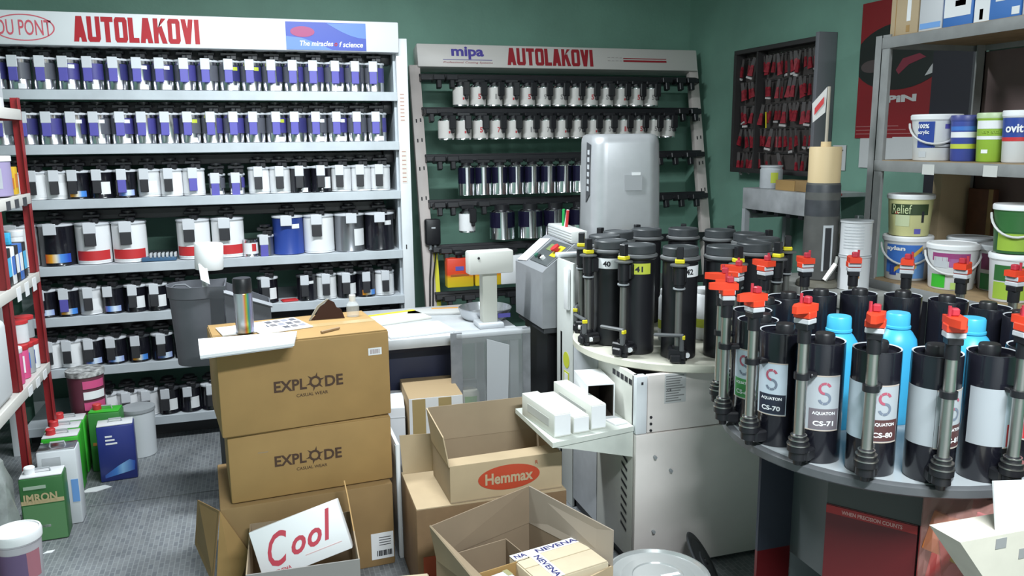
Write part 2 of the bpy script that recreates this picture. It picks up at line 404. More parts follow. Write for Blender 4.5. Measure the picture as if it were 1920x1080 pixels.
c = MB(); c.prism([(bx0, bz0), (bx0+.24, bz0), (bx0+.17, bz0+.03), (bx0+.08, bz0+.06), (bx0, bz0+.068)], 0, .0006); ob('light_wave', c.mesh('wave'), MATS['wave_blue'], hd, (0, sy-.0014, 0), FX)
c = MB(); c.prism([(bx0+.085+.062*math.cos(2*PI*i/28), bz1-.05+.027*math.sin(2*PI*i/28)) for i in range(28)], 0, .0006); ob('oval_emblem', c.mesh('oval'), mat('emblem_red', (.35, .04, .16), .4), hd, (0, sy-.0020, 0), FX)
lettering('The miracles', PAPER, hd, (bx0+.155, sy-.0026, bz0+.033), .172, .026, bold=.02, shear=.2)
lettering('o', RED, hd, (bx0+.255, sy-.0026, bz0+.030), .016, .018, bold=.02, shear=.2)
lettering('f science', PAPER, hd, (bx0+.335, sy-.0026, bz0+.031), .125, .028, bold=.02, shear=.2)

SH = ['top', 'second', 'third', 'fourth', 'fifth', 'sixth', 'bottom']
def place_row(row, items, S, y=4.672):
    z = SHZ[row]+.002
    for i, it in enumerate(items):
        x, kind, strip, sm, low = it[:5]
        St = it[5] if len(it) > 5 else S
        desc = {'silver': 'silver tin with blue label', 'white': 'white tin', 'black': 'black tin', 'red': 'large white tin with red band', 'blue': 'large blue tin', 'grey': 'grey tin'}[kind]
        if sm == 3 and kind == 'black': desc = 'black tin with white sticker'
        if sm == 4: desc = 'black tin with rainbow print'
        if sm == 5: desc = 'black tin with blue print'
        make_tin(St, kind, strip, '%s, %s from left on %s shelf of wide white rack' % (desc, ORD[i], SH[row]), '%s shelf tins of the wide white rack' % SH[row], (x, y if St['r'] < .07 else 4.705, z), random.uniform(-.12, .12), sm, low)
X1 = [-1.06+.1085*i for i in range(17)]
place_row(0, [(-1.165, 'silver', PURPLE, 0, False)]+[(x, 'silver', PURPLE, [0,0,1,0,0,1,1,0,0,2,2,0,0,0,0,0,0][i], i in (0,2,3,5,6,9,11,14)) for i, x in enumerate(X1)], S1)
X2 = [-1.165+.1085*i for i in range(18)]
place_row(1, [(x, 'silver', PURPLE, [0,0,0,1,1,1,0,0,2,0,0,0,2,0,1,1,0,0][i], i in (3,4,5,8,12,14,15,17)) for i, x in enumerate(X2)], S1)
TB = mat('tag_black', (.03, .03, .035), .5)
place_row(2, [(-1.13, 'white', TB, 0, False), (-1.04, 'white', TB, 3, False), (-.95, 'white', TB, 3, False), (-.855, 'black', TB, 4, False), (-.745, 'black', TB, 3, False), (-.635, 'black', PURPLE, 5, False),
 (-.52, 'white', TB, 3, False), (-.41, 'white', TB, 3, False), (-.30, 'white', PURPLE, 3, False), (-.185, 'silver', PURPLE, 0, True, SM), (-.085, 'silver', PURPLE, 0, True, SM),
 (.03, 'white', TB, 3, False), (.14, 'white', TB, 0, False), (.25, 'black', TB, 0, True), (.36, 'black', TB, 3, False), (.47, 'white', TB, 0, False), (.58, 'white', TB, 0, False), (.688, 'white', TB, 0, False)], S5)
place_row(3, [(-1.155, 'white', TB, 0, False), (-.985, 'black', None, 4, False), (-.815, 'red', TB, 0, False), (-.642, 'red', TB, 0, False), (-.325, 'red', TB, 0, False), (-.15, 'red', TB, 0, False),
 (.045, 'grey', PURPLE, 0, False, SM), (.168, 'blue', None, 1, False), (.335, 'white', TB, 0, False), (.505, 'grey', None, 3, False), (.675, 'black', None, 1, False)], S3)
place_row(4, [(-1.06, 'black', TB, 5, False), (-.955, 'black', PURPLE, 4, False), (-.85, 'white', TB, 3, False), (-.745, 'black', None, 5, False), (-.635, 'black', TB, 3, False), (-.53, 'black', TB, 3, False),
 (-.42, 'black', TB, 3, False), (-.30, 'black', TB, 0, False), (.04, 'black', TB, 3, False), (.25, 'black', TB, 1, False), (.36, 'white', TB, 0, False), (.475, 'black', TB, 3, False), (.58, 'black', TB, 4, False), (.688, 'white', TB, 0, False)], S5)
place_row(5, [(-1.06, 'white', TB, 0, False), (-.965, 'white', TB, 3, False), (-.865, 'black', TB, 5, False), (-.755, 'black', TB, 5, False), (-.64, 'black', TB, 4, False), (-.525, 'black', TB, 5, False),
 (-.41, 'black', PURPLE, 5, False), (-.30, 'black', TB, 3, False), (.36, 'black', TB, 3, False), (.47, 'white', TB, 0, False), (.58, 'black', TB, 5, False), (.688, 'white', TB, 0, False)], S5)
place_row(6, [(-.93, 'white', TB, 0, False), (-.82, 'white', TB, 3, False), (-.72, 'white', TB, 3, False), (-.62, 'white', TB, 0, False), (-.515, 'black', TB, 3, False), (-.405, 'black', None, 3, False), (-.295, 'black', TB, 3, False)], S5)
# small loose things on the fourth shelf
t = thing('small_tin', 'small bare silver tin with label on the fourth shelf of wide white rack', 'tin', (-.035, 4.655, .982))
ob('body', MB().lathe([(.038, 0), (.040, .003), (.038, .006), (.038, .088), (.040, .092), (.036, .094), (.0001, .094)], 20), TIN, t)
ob('label_wrap', MB().patch(.0384, -.05, .05, .015, .075, 10), PAPER, t); ob('print', MB().patch(.0392, .006, .03, .03, .07, 4), REDP, t)
t = thing('strip_rack', 'blue rail with small white clips lying on the fourth shelf', 'clip rail', (-.50, 4.66, .982))
ob('rail', B(-.085, .085, -.03, .03, 0, .022, .004), mat('rail_blue', (.05, .12, .22), .4), t)
for i in range(7): ob('clip', B(-.045+i*.02, -.033+i*.02, -.034, .02, .02, .042, .002), LGREY, t)
t = thing('red_sachet', 'flat red sachet lying on the fifth shelf of the wide white rack', 'sachet', (.155, 4.66, .7185), .2)
ob('pouch', B(-.04, .04, -.03, .03, 0, .008, .003), REDP, t); ob('seal', B(-.046, -.04, -.03, .03, .001, .006), REDP, t)

# ------------------------------------------------------------------ leaning rack with hanging tins
LA = R(12.3); ca, sa = math.cos(LA), math.sin(LA)
PINKW = mat('rack_pinkish_white', (.56, .50, .48), .45, noise=.10, nscale=7)
lr = thing('leaning_rack', 'pinkish white rack with black bars leaning on the back wall beside corner', 'rack', (0, 4.557, 0), rot=(-LA, 0, 0))
def lw(x, y, z):
    """a point of the leaning rack's own frame in the room"""
    return (x, 4.557+y*ca+z*sa, -y*sa+z*ca)
for x in (.935, 2.822):
    p = ob('post', B(x, x+.066, 0, .045, .012, 2.09, .003), PINKW, lr)
    for z in (1.27, 1.45, 1.62, 1.74): ob('slot', B(x+.016, x+.024, -.0012, 0, z, z+.022), BINK, p); 
    for z in (1.27, 1.45, 1.62, 1.74): ob('slot', B(x+.042, x+.050, -.0012, 0, z+.004, z+.026), BINK, p)
ob('yellow_edging', B(1.001, 1.026, .0, .03, .30, .97), mat('edge_yellow', (.62, .58, .02), .5), lr)
hb = ob('sign_board', B(.985, 2.875, -.02, .10, 2.075, 2.215, .005), mat('sign_grey_white', (.57, .54, .52), .4), lr)
hy = -.0212
block_lettering('AUTOLAKOVI', mat('sign_red_dull', (.30, .012, .022), .5), hb, (1.835, hy, 2.146), .575, .108)
lettering('mipa', mat('sign_purple', (.07, .05, .30), .5), hb, (1.297, hy, 2.162), .205, .078, bold=.035)
ob('rule', B(1.14, 1.45, hy-.001, hy, 2.118, 2.121), mat('sign_purple', (0, 0, 0)), hb)
lettering('Professional Coating Systems', mat('sign_red_dull', (0, 0, 0)), hb, (1.297, hy, 2.102), .31, .015, shear=.2)
ob('red_stripe', B(2.335, 2.645, hy-.001, hy, 2.146, 2.151), MATS['sign_red_dull'], hb)
ob('red_stripe', B(2.335, 2.645, hy-.001, hy, 2.126, 2.138), MATS['sign_red_dull'], hb)
for q in range(4):
    for s in (2.130, 2.150): ob('faded_mark', B(2.225+q*.028, 2.243+q*.028, hy-.001, hy, s, s+.004), mat('faded_ink', (.40, .36, .36), .6), hb)
BARZ = [2.000, 1.797, 1.512, 1.238, .967, .685]
bar = MB().bbox(.99, 2.86, -.052, .0, -.016, .016, .003, 1).bbox(.99, 2.86, -.012, .02, .016, .034, .002, 1).mesh('drive_bar')
coup = MB().bbox(-.035, .035, -.105, -.030, -.030, .004, .004, 1).bbox(-.014, .014, -.10, -.06, -.075, -.02, .004, 1).mesh('coupler')
for z in BARZ: ob('drive_bar', bar, BLACK, lr, (0, 0, z))
for bi, xs in enumerate([[1.09, 1.17, 2.60, 2.70, 2.78], [1.03, 2.70, 2.79], [1.06, 1.14, 2.07, 2.18, 2.29, 2.40, 2.51, 2.62, 2.73], [1.04, 1.12, 1.31, 2.20, 2.31, 2.42, 2.53, 2.64, 2.75], [1.06, 1.6, 1.72, 1.84, 2.0], [1.06, 1.18, 1.32, 1.45, 1.6]]):
    for x in xs: ob('coupler', coup, BLACK, lr, (x, -.002, BARZ[bi]))
def hang_set(r, h):
    d = dict(r=r, h=h)
    d['body'] = MB().lathe([(r-.004, -h), (r+.001, -h+.002), (r, -h+.005), (r, -.012), (r*.8, -.002), (r*.5, 0), (.0001, 0)], NT).mesh('tin_body')
    d['label'] = MB().patch(r+.0005, -r*2.6, r*2.6, -h+.010, -.016, 20).mesh('label_wrap')
    d['foil'] = MB().patch(r+.0005, r*.25, r*1.5, -h*.60, -.014, 10).mesh('label_wrap')
    d['head'] = MB().cyl(r*.62, -.004, .030, 12).bbox(-.040, .040, -.03, .03, .012, .034, .004, 1).mesh('stirring_head')
    d['grip'] = MB().bbox(.002, .042, -r-.022, -r+.010, -.066, .016, .004, 1).bbox(.012, .032, -r-.020, -r+.006, -.088, -.06, .004, 1).mesh('pour_grip')
    d['num'] = None
    return d
H1 = hang_set(.0485, .128); H3 = hang_set(.0495, .180); H4 = hang_set(.076, .178)
CANW = mat('hung_tin_label', (.60, .58, .56), .4, noise=.06, nscale=12)
DKB = mat('foil_navy_reflection', (.02, .018, .055), .25, metal=.6)
FOIL = mat('foil_silver', (.80, .80, .83), .16, metal=1)
GRN = mat('digit_green', (.05, .30, .22), .6); RDG = mat('digit_red', (.45, .05, .06), .6); GYD = mat('digit_grey', (.25, .24, .24), .6)
BR = ['top bar', 'second bar', 'third bar', 'fourth bar', 'fifth bar']
def hang(S, kind, x, bi, label, k):
    p = lw(x, -.062, BARZ[bi]-.046)
    t = thing('hanging_tin', label, 'paint tin', p, random.uniform(-.1, .1), 'tins hanging on the %s of the leaning rack' % BR[bi])
    ob('body', S['body'], FOIL, t); ob('stirring_head', S['head'], BLACK, t)
    if kind == 'white':
        ob('label_wrap', S['label'], CANW, t); ob('pour_grip', S['grip'], BLACK, t)
        d = random.choice(['1', '5', '7', '3', '9', 'S'])
        if k % 3 != 0: curved_text(d, [GRN, RDG, GYD][k % 3], t, S['r']+.0004, -.004, -.070, .018, .032, bold=.03, name='digit')
        else: ob('red_drop', MB().patch(S['r']+.0012, .0, .010, -.09, -.076, 2), RDG, t)
    else:
        ob('label_wrap', S['foil'], DKB, t); ob('label_wrap', S['foil'], DKB, t, rot=(0, 0, R(-105)))  # navy patches paint the dark reflection on the upper part of the tin
    return t
for i in range(13): hang(H1, 'white', 1.228+.1055*i, 0, 'white tin with black grip, %s from left on top bar of leaning rack' % ORD[i], i+(1 if i > 5 else 0)*2)
for i in range(15): hang(H1, 'white', 1.123+.1055*i, 1, 'white tin with black grip, %s from left on second bar of leaning rack' % ORD[i], [0, 3, 1, 1, 3, 2, 2, 3, 5, 6, 2, 1, 1, 5, 5][i])
for i in range(8): hang(H3, 'silver', 1.225+.1045*i, 2, 'tall shiny silver tin, %s from left on third bar of leaning rack' % ORD[i], i)
for i, x in enumerate([1.43, 1.61, 1.775, 1.94]): hang(H4, 'silver', x, 3, 'large silver tin, %s from left on fourth bar of leaning rack' % ORD[i], i)
t = thing('hanging_tin', 'small white tin with red mark hanging alone on the fourth bar', 'paint tin', lw(1.21, -.062, BARZ[3]-.046))
ob('body', H1['body'], TIN, t); ob('label_wrap', H1['label'], PAPER, t); ob('stirring_head', H1['head'], BLACK, t); ob('pour_grip', H1['grip'], BLACK, t)
ob('red_mark', MB().patch(.0458, -.024, -.004, -.10, -.07, 4), REDP, t)
FIRE = ramp_mat('fire_print', [(0, (.75, .62, .03)), (.42, (.75, .45, .02)), (.55, (.70, .06, .015)), (1, (.65, .05, .02))], 2, .0, .17, wob=.03)
for i, (x, m, lb) in enumerate([(1.128, FIRE, 'flat orange and yellow tin under the fifth bar, left one'), (1.298, FIRE, 'flat orange and yellow tin behind the scale display'), (1.455, PAPER, 'flat white tin under the fifth bar beside console')]):
    t = thing('flat_tin', lb, 'tin', lw(x, -.075, BARZ[4]-.225), group='flat tins on the fifth bar of the leaning rack')
    ob('body', B(-.08, .08, -.035, .035, 0, .172, .006), m, t); ob('cap', MB().cyl(.02, .17, .20, 14), BLACK, t); ob('stirring_head', B(-.03, .03, -.03, .05, .19, .212, .004), BLACK, t)
    if i < 2: ob('print', B(-.03, .02, -.0362, -.035, .10, .125), PURPLE, t); ob('print', B(-.06, .05, -.0362, -.035, .066, .078), mat('print_brown', (.35, .10, .02), .6), t)
t = thing('power_adapter', 'black plug adapter with two cords on the left post of leaning rack', 'adapter', lw(.995, -.03, 1.0))
ob('body', B(-.045, .045, -.03, .03, 0, .155, .012), BLACK, t)
ob('logo', B(-.012, .012, -.0312, -.03, .10, .108), LGREY, t)
for s in (-1, 1): ob('cord', MB().tube([(s*.014, 0, .0), (s*.014, -.01, -.06), (s*.01-.02, -.03, -.20), (s*.008-.04, -.08, -.50), (s*.006-.05, -.16, -.90)], .005, 6), BLACK, t); ob('cord_sleeve', MB().cyl(.008, -.03, .005, 8, s*.014, 0), LGREY, t)

# ------------------------------------------------------------------ carousel A: machine cabinet with numbered canisters
AC = (1.62, 2.89); AZ = .80
mc = thing('tinting_machine', 'cream steel tinting machine cabinet below the numbered black canisters', 'machine', (0, 0, 0))
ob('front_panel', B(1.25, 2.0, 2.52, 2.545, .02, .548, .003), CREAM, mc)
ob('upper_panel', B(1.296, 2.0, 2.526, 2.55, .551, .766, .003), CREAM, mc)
ob('corner_strip', B(1.25, 1.293, 2.523, 2.56, .551, .766, .003), WHITE, mc)
ob('plinth', B(1.27, 1.98, 2.55, 3.25, .0, .05), DARKG, mc)
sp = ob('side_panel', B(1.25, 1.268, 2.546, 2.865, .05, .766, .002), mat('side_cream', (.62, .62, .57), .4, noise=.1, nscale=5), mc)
for i in range(9): ob('vent_slot', MB().add([(-.0015, 2.585, .418-.034*i), (-.0015, 2.635, .436-.034*i), (-.0015, 2.635, .448-.034*i), (-.0015, 2.585, .430-.034*i)], [(0, 1, 2, 3)]).mesh('slot', False), BINK, sp, (1.2495, 0, 0))
ob('side_panel', B(1.25, 1.268, 2.872, 3.125, .05, .766, .002), LGREY, mc)
ob('back_panel', B(1.25, 2.0, 3.26, 3.28, .05, .766), LGREY, mc)
ob('side_panel', B(1.982, 2.0, 2.56, 3.26, .05, .766), LGREY, mc)
dsk = ob('carousel_disc', MB().lathe([(.05, .766), (.425, .766), (.435, .772), (.435, .795), (.428, .80), (.0001, .80)], 64), mat('disc_cream', (.70, .68, .58), .35, noise=.06), mc, (AC[0], AC[1], 0))
pl = ob('rating_plate', B(1.362, 1.448, 2.5245, 2.5265, .655, .765), mat('plate_grey', (.60, .60, .60), .5), mc)
for i in range(11): ob('print_line', B(1.367, 1.367+random.uniform(.05, .076), 2.5232, 2.5244, .662+i*.0092, .6655+i*.0092), mat('print_grey', (.25, .25, .25), .6), pl)
lettering('CE', BINK, pl, (1.38, 2.523, .705), .016, bold=.02)
for z in (.61, .585, .56): ob('screw', MB().cyl(.005, 0, .004, 8), BINK, mc, (1.31, 2.5262, z), FX)
for (x, z) in ((1.325, .46), (1.325, .17), (1.39, .40)): ob('knob', MB().cyl(.006, 0, .012, 10), MGREY, mc, (x, 2.5202, z), FX)
ob('corner_hole', B(1.268, 1.276, 2.5218, 2.5232, .735, .745), BINK, mc)
for i in range(5): ob('maker_letter', B(1.2485, 1.2495, 2.56+i*.035, 2.585+i*.035, .725, .745), BINK, mc)
# canister
Rr = .0635
ab = MB().lathe([(Rr-.003, 0), (Rr, .004), (Rr, .355), (Rr+.0085, .362), (Rr+.0085, .374), (Rr, .376), (Rr-.004, .378)], 32).mesh('canister_body')
al = MB().lathe([(Rr-.002, .376), (Rr+.001, .380), (Rr+.001, .406), (Rr-.002, .410), (Rr-.008, .410), (Rr-.010, .408), (.0001, .409)], 32).mesh('canister_lid')
arim = MB().lathe([(Rr+.0088, .366), (Rr+.0095, .369), (Rr+.0095, .373), (Rr+.004, .3765), (Rr+.001, .3775)], 32, cap=False).mesh('collar')
py = -Rr-.030
atube = MB().cyl(.0125, .055, .285, 14, 0, py).mesh('pump_tube')
ahead = MB().cyl(.021, .285, .352, 14, 0, py).bbox(-.026, .026, py+.005, -Rr+.004, .290, .345, .004, 1).bbox(-.012, .012, py-.012, py+.012, .372, .418, .002, 1)
ahead.cyl(.017, .262, .287, 14, 0, py); ahead = ahead.mesh('pump_head')
aring = MB().lathe([(.015, .268), (.022, .268), (.022, .273), (.015, .273), (.015, .268)], 16, Matrix.Translation((0, py, 0))).mesh('pump_ring')
adisc = MB().lathe([(.008, .354), (.034, .352), (.034, .357), (.012, .361), (.0001, .361)], 20, Matrix.Translation((0, py, 0))).mesh('pump_disc')
ayel = MB().bbox(-.017, .017, py-.017, py+.017, .361, .376, .003, 1).mesh('yellow_collar')
avalve = MB().bbox(-.036, .030, py-.022, -Rr+.008, .012, .052, .005, 1).cyl(.020, .048, .062, 14, 0, py).bbox(-.026, .014, py-.034, py-.018, .004, .034, .005, 1).cyl(.012, -.0, .014, 10, .018, py-.012)
avalve.bbox(.026, .044, py+.002, py+.034, .018, .040, .004, 1); avalve = avalve.mesh('valve')
aknob = MB().cyl(.009, 0, .010, 12).mesh('white_knob')
alev = MB().bbox(-.085, .022, py-.030, py-.014, .098, .110, .004, 1).bbox(.006, .022, py-.030, py-.012, .045, .108, .004, 1).mesh('lever')
alevt = MB().bbox(.016, .026, py-.032, py-.012, .090, .104, .002, 1).mesh('lever_tip')
LIDG = mat('canister_lid_grey', (.045, .05, .055), .45, noise=.15, nscale=30)
RIMG = mat('collar_grey', (.16, .165, .17), .4)
LEVG = mat('lever_grey', (.10, .105, .11), .5)
ALAB = {-120: ('42', PAPER, .052, 'numbered 42 on white label'), -150: ('41', LIME, .035, 'numbered 41 on lime label'), 180: ('40', PAPER, .058, 'numbered forty at the far left')}
names = {-180: 0}
angs = [-120+30*i for i in range(12)]
for i, a in enumerate(angs):
    a_ = ((a+180) % 360)-180
    key = 180 if a_ == -180 else a_
    if key in ALAB: lb = 'tall black canister %s on cream carousel' % ALAB[key][3]
    elif key == -90: lb = 'tall unlabelled black canister right beside the one numbered 42'
    elif key == -60: lb = 'tall black canister second right of the one numbered 42'
    else: lb = 'tall black canister, %s behind canister 40 going around the cream carousel' % ORD[(150-key)//30 if key > 0 else 5-key//30]
    t = thing('canister', lb, 'canister', (AC[0]+.31*math.cos(R(a)), AC[1]+.31*math.sin(R(a)), AZ+.0005), R(a)+PI/2, 'tall black canisters on the cream carousel')
    ob('body', ab, BLACK, t); ob('lid', al, LIDG, t); ob('collar', arim, RIMG, t)
    p = ob('pump', ahead, BLACK, t)
    ob('pump_tube', atube, mat('pump_tube_grey', (.23, .23, .22), .42, metal=.7), p); ob('pump_ring', aring, MGREY, p); ob('pump_disc', adisc, LEVG, p); ob('yellow_collar', ayel, YEL, p)
    v = ob('valve', avalve, BLACK, t); ob('lever', alev, LEVG, v); ob('lever_tip', alevt, YEL, v); ob('white_knob', aknob, PAPER, v, (.035, py+.003, .028), FX)
    if key in ALAB:
        num, m, off, _ = ALAB[key]
        # the label wraps the side that faces the aisle
        l = ob('number_label', MB().patch(Rr+.0006, -.052, .052, .305, .345, 14), m, t, rot=(0, 0, off/Rr))
        curved_text(num, BINK, l, Rr+.0008, {'42': -.016, '41': .006, '40': 0.0}[num], .324, .030, .021, bold=.035, name='number', rz=0)

# ------------------------------------------------------------------ rear machine: white column, silver housing, grey console
rm = thing('mixer_cabinet', 'white mixer cabinet with yellow stickers standing behind the cream carousel', 'machine', (0, 0, 0))
ob('side_panel', B(1.25, 1.262, 3.135, 3.32, .0, 1.085, .003), mat('column_white', (.64, .66, .64), .4, noise=.06, nscale=4), rm)
OFFW = mat('column_white', (.64, .66, .64), .4, noise=.06, nscale=4)
ob('column', B(1.258, 1.43, 3.322, 3.35, .0, 1.09, .006), OFFW, rm)
ob('column_cap', B(1.25, 1.43, 3.31, 3.352, 1.085, 1.105, .004), WHITE, rm)
ob('base_box', B(1.435, 2.02, 3.36, 3.80, .0, .90, .01), OFFW, rm)
ob('sticker', MB().lathe([(.0001, 0), (.036, 0), (.036, .001), (.0001, .001)], 24), mat('sticker_yellow', (.62, .66, .05), .5), rm, (1.2497, 3.208, .651), FL)
st = MB(); st.box(1.2485, 1.2497, 3.175, 3.235, .53, .60); ob('sticker', st, MATS['sticker_yellow'], rm)
ob('sticker_paper', B(1.2475, 1.2485, 3.185, 3.225, .538, .592), PAPER, rm)
ob('lever_plate', B(1.236, 1.2495, 3.16, 3.21, .88, 1.06, .005), PAPER, rm)
hs = thing('machine_hood', 'tall rounded silver plastic machine hood with black vents along its left side', 'machine hood', (1.635, 3.52, .905), R(-9))
def rrect(w2, d2, r, n=6):
    pts = []
    for cx, cy, a0 in ((w2-r, d2-r, 0), (-w2+r, d2-r, 90), (-w2+r, -d2+r, 180), (w2-r, -d2+r, 270)):
        for i in range(n+1):
            a = R(a0+90*i/n); pts.append((cx+r*math.cos(a), cy+r*math.sin(a)))
    return pts
hm = MB(); lay = [(0, 1.0, .0), (.30, 1.0, .0), (.55, .985, .004), (.665, .97, .008), (.69, .955, .012), (.705, .91, .02), (.712, .82, .03)]
vs = []; fs = []; k = None
for z, s, dy in lay:
    r_ = rrect(.163*s, .16*s, .065); k = len(r_)
    vs += [(x, y+dy, z) for x, y in r_]
for j in range(len(lay)-1):
    for i in range(k): fs.append((j*k+i, j*k+(i+1) % k, (j+1)*k+(i+1) % k, (j+1)*k+i))
fs += [tuple(range(k-1, -1, -1)), tuple((len(lay)-1)*k+i for i in range(k))]
ob('shell', hm.add(vs, fs), SILVER, hs)
ob('vent_strip', MB().sheet([(-.1632, -.02, .40), (-.1632, -.088, .44), (-.1595, -.088, .665), (-.1595, -.02, .675)], .003), DARKG, hs)
for i in range(6): ob('vent', B(-.1665+i*.0006, -.1620+i*.0006, -.076, -.040, .455+i*.033, .476+i*.033), LGREY, hs)
ob('name_plate', B(-.02, .06, -.1612, -.158, .46, .53), mat('plate_faint', (.36, .37, .39), .4), hs); ob('paper_label', B(.012, .052, -.1618, -.158, .528, .541), PAPER, hs)
gc = thing('control_console', 'grey control console with slanted button panel beside the black canisters', 'control console', (0, 0, 0))
MX = Matrix(((1, 0, 0, 0), (0, 0, 1, 0), (0, 1, 0, 0), (0, 0, 0, 1)))      # profile in x and z, run along y
CX, CY0, CY1 = 1.195, 3.36, 3.75
c = MB(); c.prism([(CX, .76), (CX, 1.015), (CX+.015, 1.03), (CX+.155, 1.135), (CX+.235, 1.135), (CX+.235, .80), (CX+.06, .76)], CY0, CY1, MX)
ob('casing', c, mat('console_grey', (.27, .28, .30), .45, noise=.05), gc)
ob('shade_fill', B(CX+.04, CX+.235, CY0+.05, CY1-.02, 0, .735), BLACK, gc)  # added black block, stands for the dark space under the console
ob('bottom_tray', B(CX+.01, CX+.235, CY0+.01, CY1-.01, .735, .76), DARKG, gc)
sl = math.atan2(.105, .14)
PB = Matrix.Translation((CX+.085, 3.505, 1.0835)) @ Matrix.Rotation(-sl, 4, 'Y') @ Matrix.Rotation(-PI/2, 4, 'Z')
pn = ob('button_panel', MB().bbox(-.10, .135, -.075, .072, 0, .004, .002, 1), mat('panel_grey', (.085, .095, .10), .4), gc); pn.matrix_local = PB
for i in range(3): ob('button', MB().cyl(.011, .004, .018, 12), [mat('btn_green', (.03, .15, .10), .4), BLACK, PAPER][i], pn, (-.055+i*.042, -.045, 0))
ob('display', B(-.05, .02, .005, .045, .004, .007), mat('lcd', (.20, .26, .10), .3), pn)
ob('emergency_plate', B(.05, .115, -.02, .05, .004, .006), YEL, pn); ob('emergency_button', MB().lathe([(.012, .006), (.012, .018), (.022, .020), (.022, .030), (.0001, .034)], 16), REDP, pn, (.075, .018, 0))
t = thing('paper_sheet', 'loose white sheet lying on the slanted top of grey console', 'paper', (0, 0, 0))
t.matrix_world = Matrix.Translation((CX+.075, 3.685, 1.0785)) @ Matrix.Rotation(-sl, 4, 'Y') @ Matrix.Rotation(R(-82), 4, 'Z')
ob('sheet', B(-.055, .05, -.085, .075, 0, .002), PAPER, t)
t = thing('document_box', 'white document tray with coloured pens on top of grey console', 'tray', (1.385, 3.56, 1.136), R(-4))
ob('tray', B(-.035, .04, -.19, .19, 0, .055, .004), mat('tray_white', (.62, .63, .62), .5), t)
for i in range(4): ob('rib', B(-.0365, -.035, -.188, .188, .008+i*.012, .011+i*.012), LGREY, t)
for i, (m, y, a) in enumerate([(PAPER, .02, -.9), (mat('pen_green', (.02, .35, .08), .4), .05, -.2), (REDP, .0, -.5)]): ob('pen', MB().rod((0, y, .045), (0.0, y+.05*a, .135), .007, 8), m, t)
t = thing('black_crate', 'dark crate with rolled cable standing under the grey console', 'crate', (1.145, 3.42, 0))
ob('crate', MB().box(-.075, .075, -.12, .12, 0, .02).box(-.075, -.067, -.12, .12, 0, .36).box(.067, .075, -.12, .12, 0, .36).box(-.075, .075, .11, .12, 0, .36).box(-.075, .075, -.12, -.11, 0, .34), DARKG, t)
ob('cable_roll', MB().tube([(.045*math.cos(q), .07*math.sin(q), .33+.01*math.sin(3*q)) for q in [2*PI*i/20 for i in range(20)]], .014, 8, True), BLACK, t)

# ------------------------------------------------------------------ carousel B: grey turntable with labelled canisters
BC = (1.70, 1.83); BZ = .78
tb = thing('turntable', 'grey round turntable on a dark red pedestal carrying the labelled canisters', 'turntable', (0, 0, 0))
ob('disc', MB().lathe([(.05, .752), (.452, .752), (.458, .757), (.458, .776), (.452, .78), (.0001, .78)], 72), mat('disc_grey', (.105, .11, .118), .42, noise=.1), tb, (BC[0], BC[1], 0))
ob('disc_top', MB().lathe([(.0001, .7801), (.44, .7801), (.44, .7806), (.0001, .7806)], 64), mat('disc_pale', (.42, .45, .47), .35), tb, (BC[0], BC[1], 0))
ang = R(-54); PM = Matrix.Translation((1.43, 1.72, 0)) @ Matrix.Rotation(ang, 4, 'Z')
REDPAN = mat('panel_dark_red', (.105, .008, .010), .35)
def pob(name, m, material, par=tb):
    o = ob(name, m, material, par); o.matrix_local = PM; return o
pob('red_panel', B(0, .225, -.012, 0, .0, .625), REDPAN)
pob('red_panel', B(.23, .40, -.012, 0, .0, .625), mat('panel_red', (.24, .015, .015), .35))
pob('top_band', B(0, .40, -.010, 0, .625, .752), mat('band_dark', (.05, .053, .05), .5))
pob('red_line', B(0, .225, -.0135, -.012, .600, .622), mat('line_red', (.34, .02, .02), .5))
l = lettering('WHEN PRECISION COUNTS', mat('print_pale_red', (.62, .32, .30), .6), tb, (0, 0, 0), .150, .011, bold=.03)
l.matrix_local = PM @ Matrix.Translation((.115, -.0142, .610)) @ Matrix.Rotation(PI/2, 4, 'X')
PG = mat('ped_grey', (.10, .115, .12), .45)
ob('side_panel', MB().sheet([(1.432, 1.725, .40), (1.53, 2.0, .32), (1.53, 2.0, .752), (1.432, 1.725, .752)], .008), PG, tb)
ob('flange', B(1.412, 1.53, 2.0, 2.012, .34, .752), mat('flange_dark', (.03, .035, .05), .5), tb)
ob('flange', B(1.412, 1.53, 2.0, 2.012, .0, .34), REDPAN, tb)
ob('back_panel', MB().sheet([(1.54, 2.01, 0), (1.90, 1.75, 0), (1.90, 1.75, .752), (1.54, 2.01, .752)], .01), PG, tb)
ob('side_panel', MB().sheet([(1.665, 1.40, 0), (1.90, 1.74, 0), (1.90, 1.74, .752), (1.665, 1.40, .752)], .01), PG, tb)
kn = MB().cyl(.022, 0, .018, 16); o = ob('adjust_knob', kn, DARKG, tb); o.matrix_local = Matrix.Translation((1.448, 1.80, .70)) @ Matrix.Rotation(R(-72), 4, 'Z') @ Matrix.Rotation(PI/2, 4, 'X')
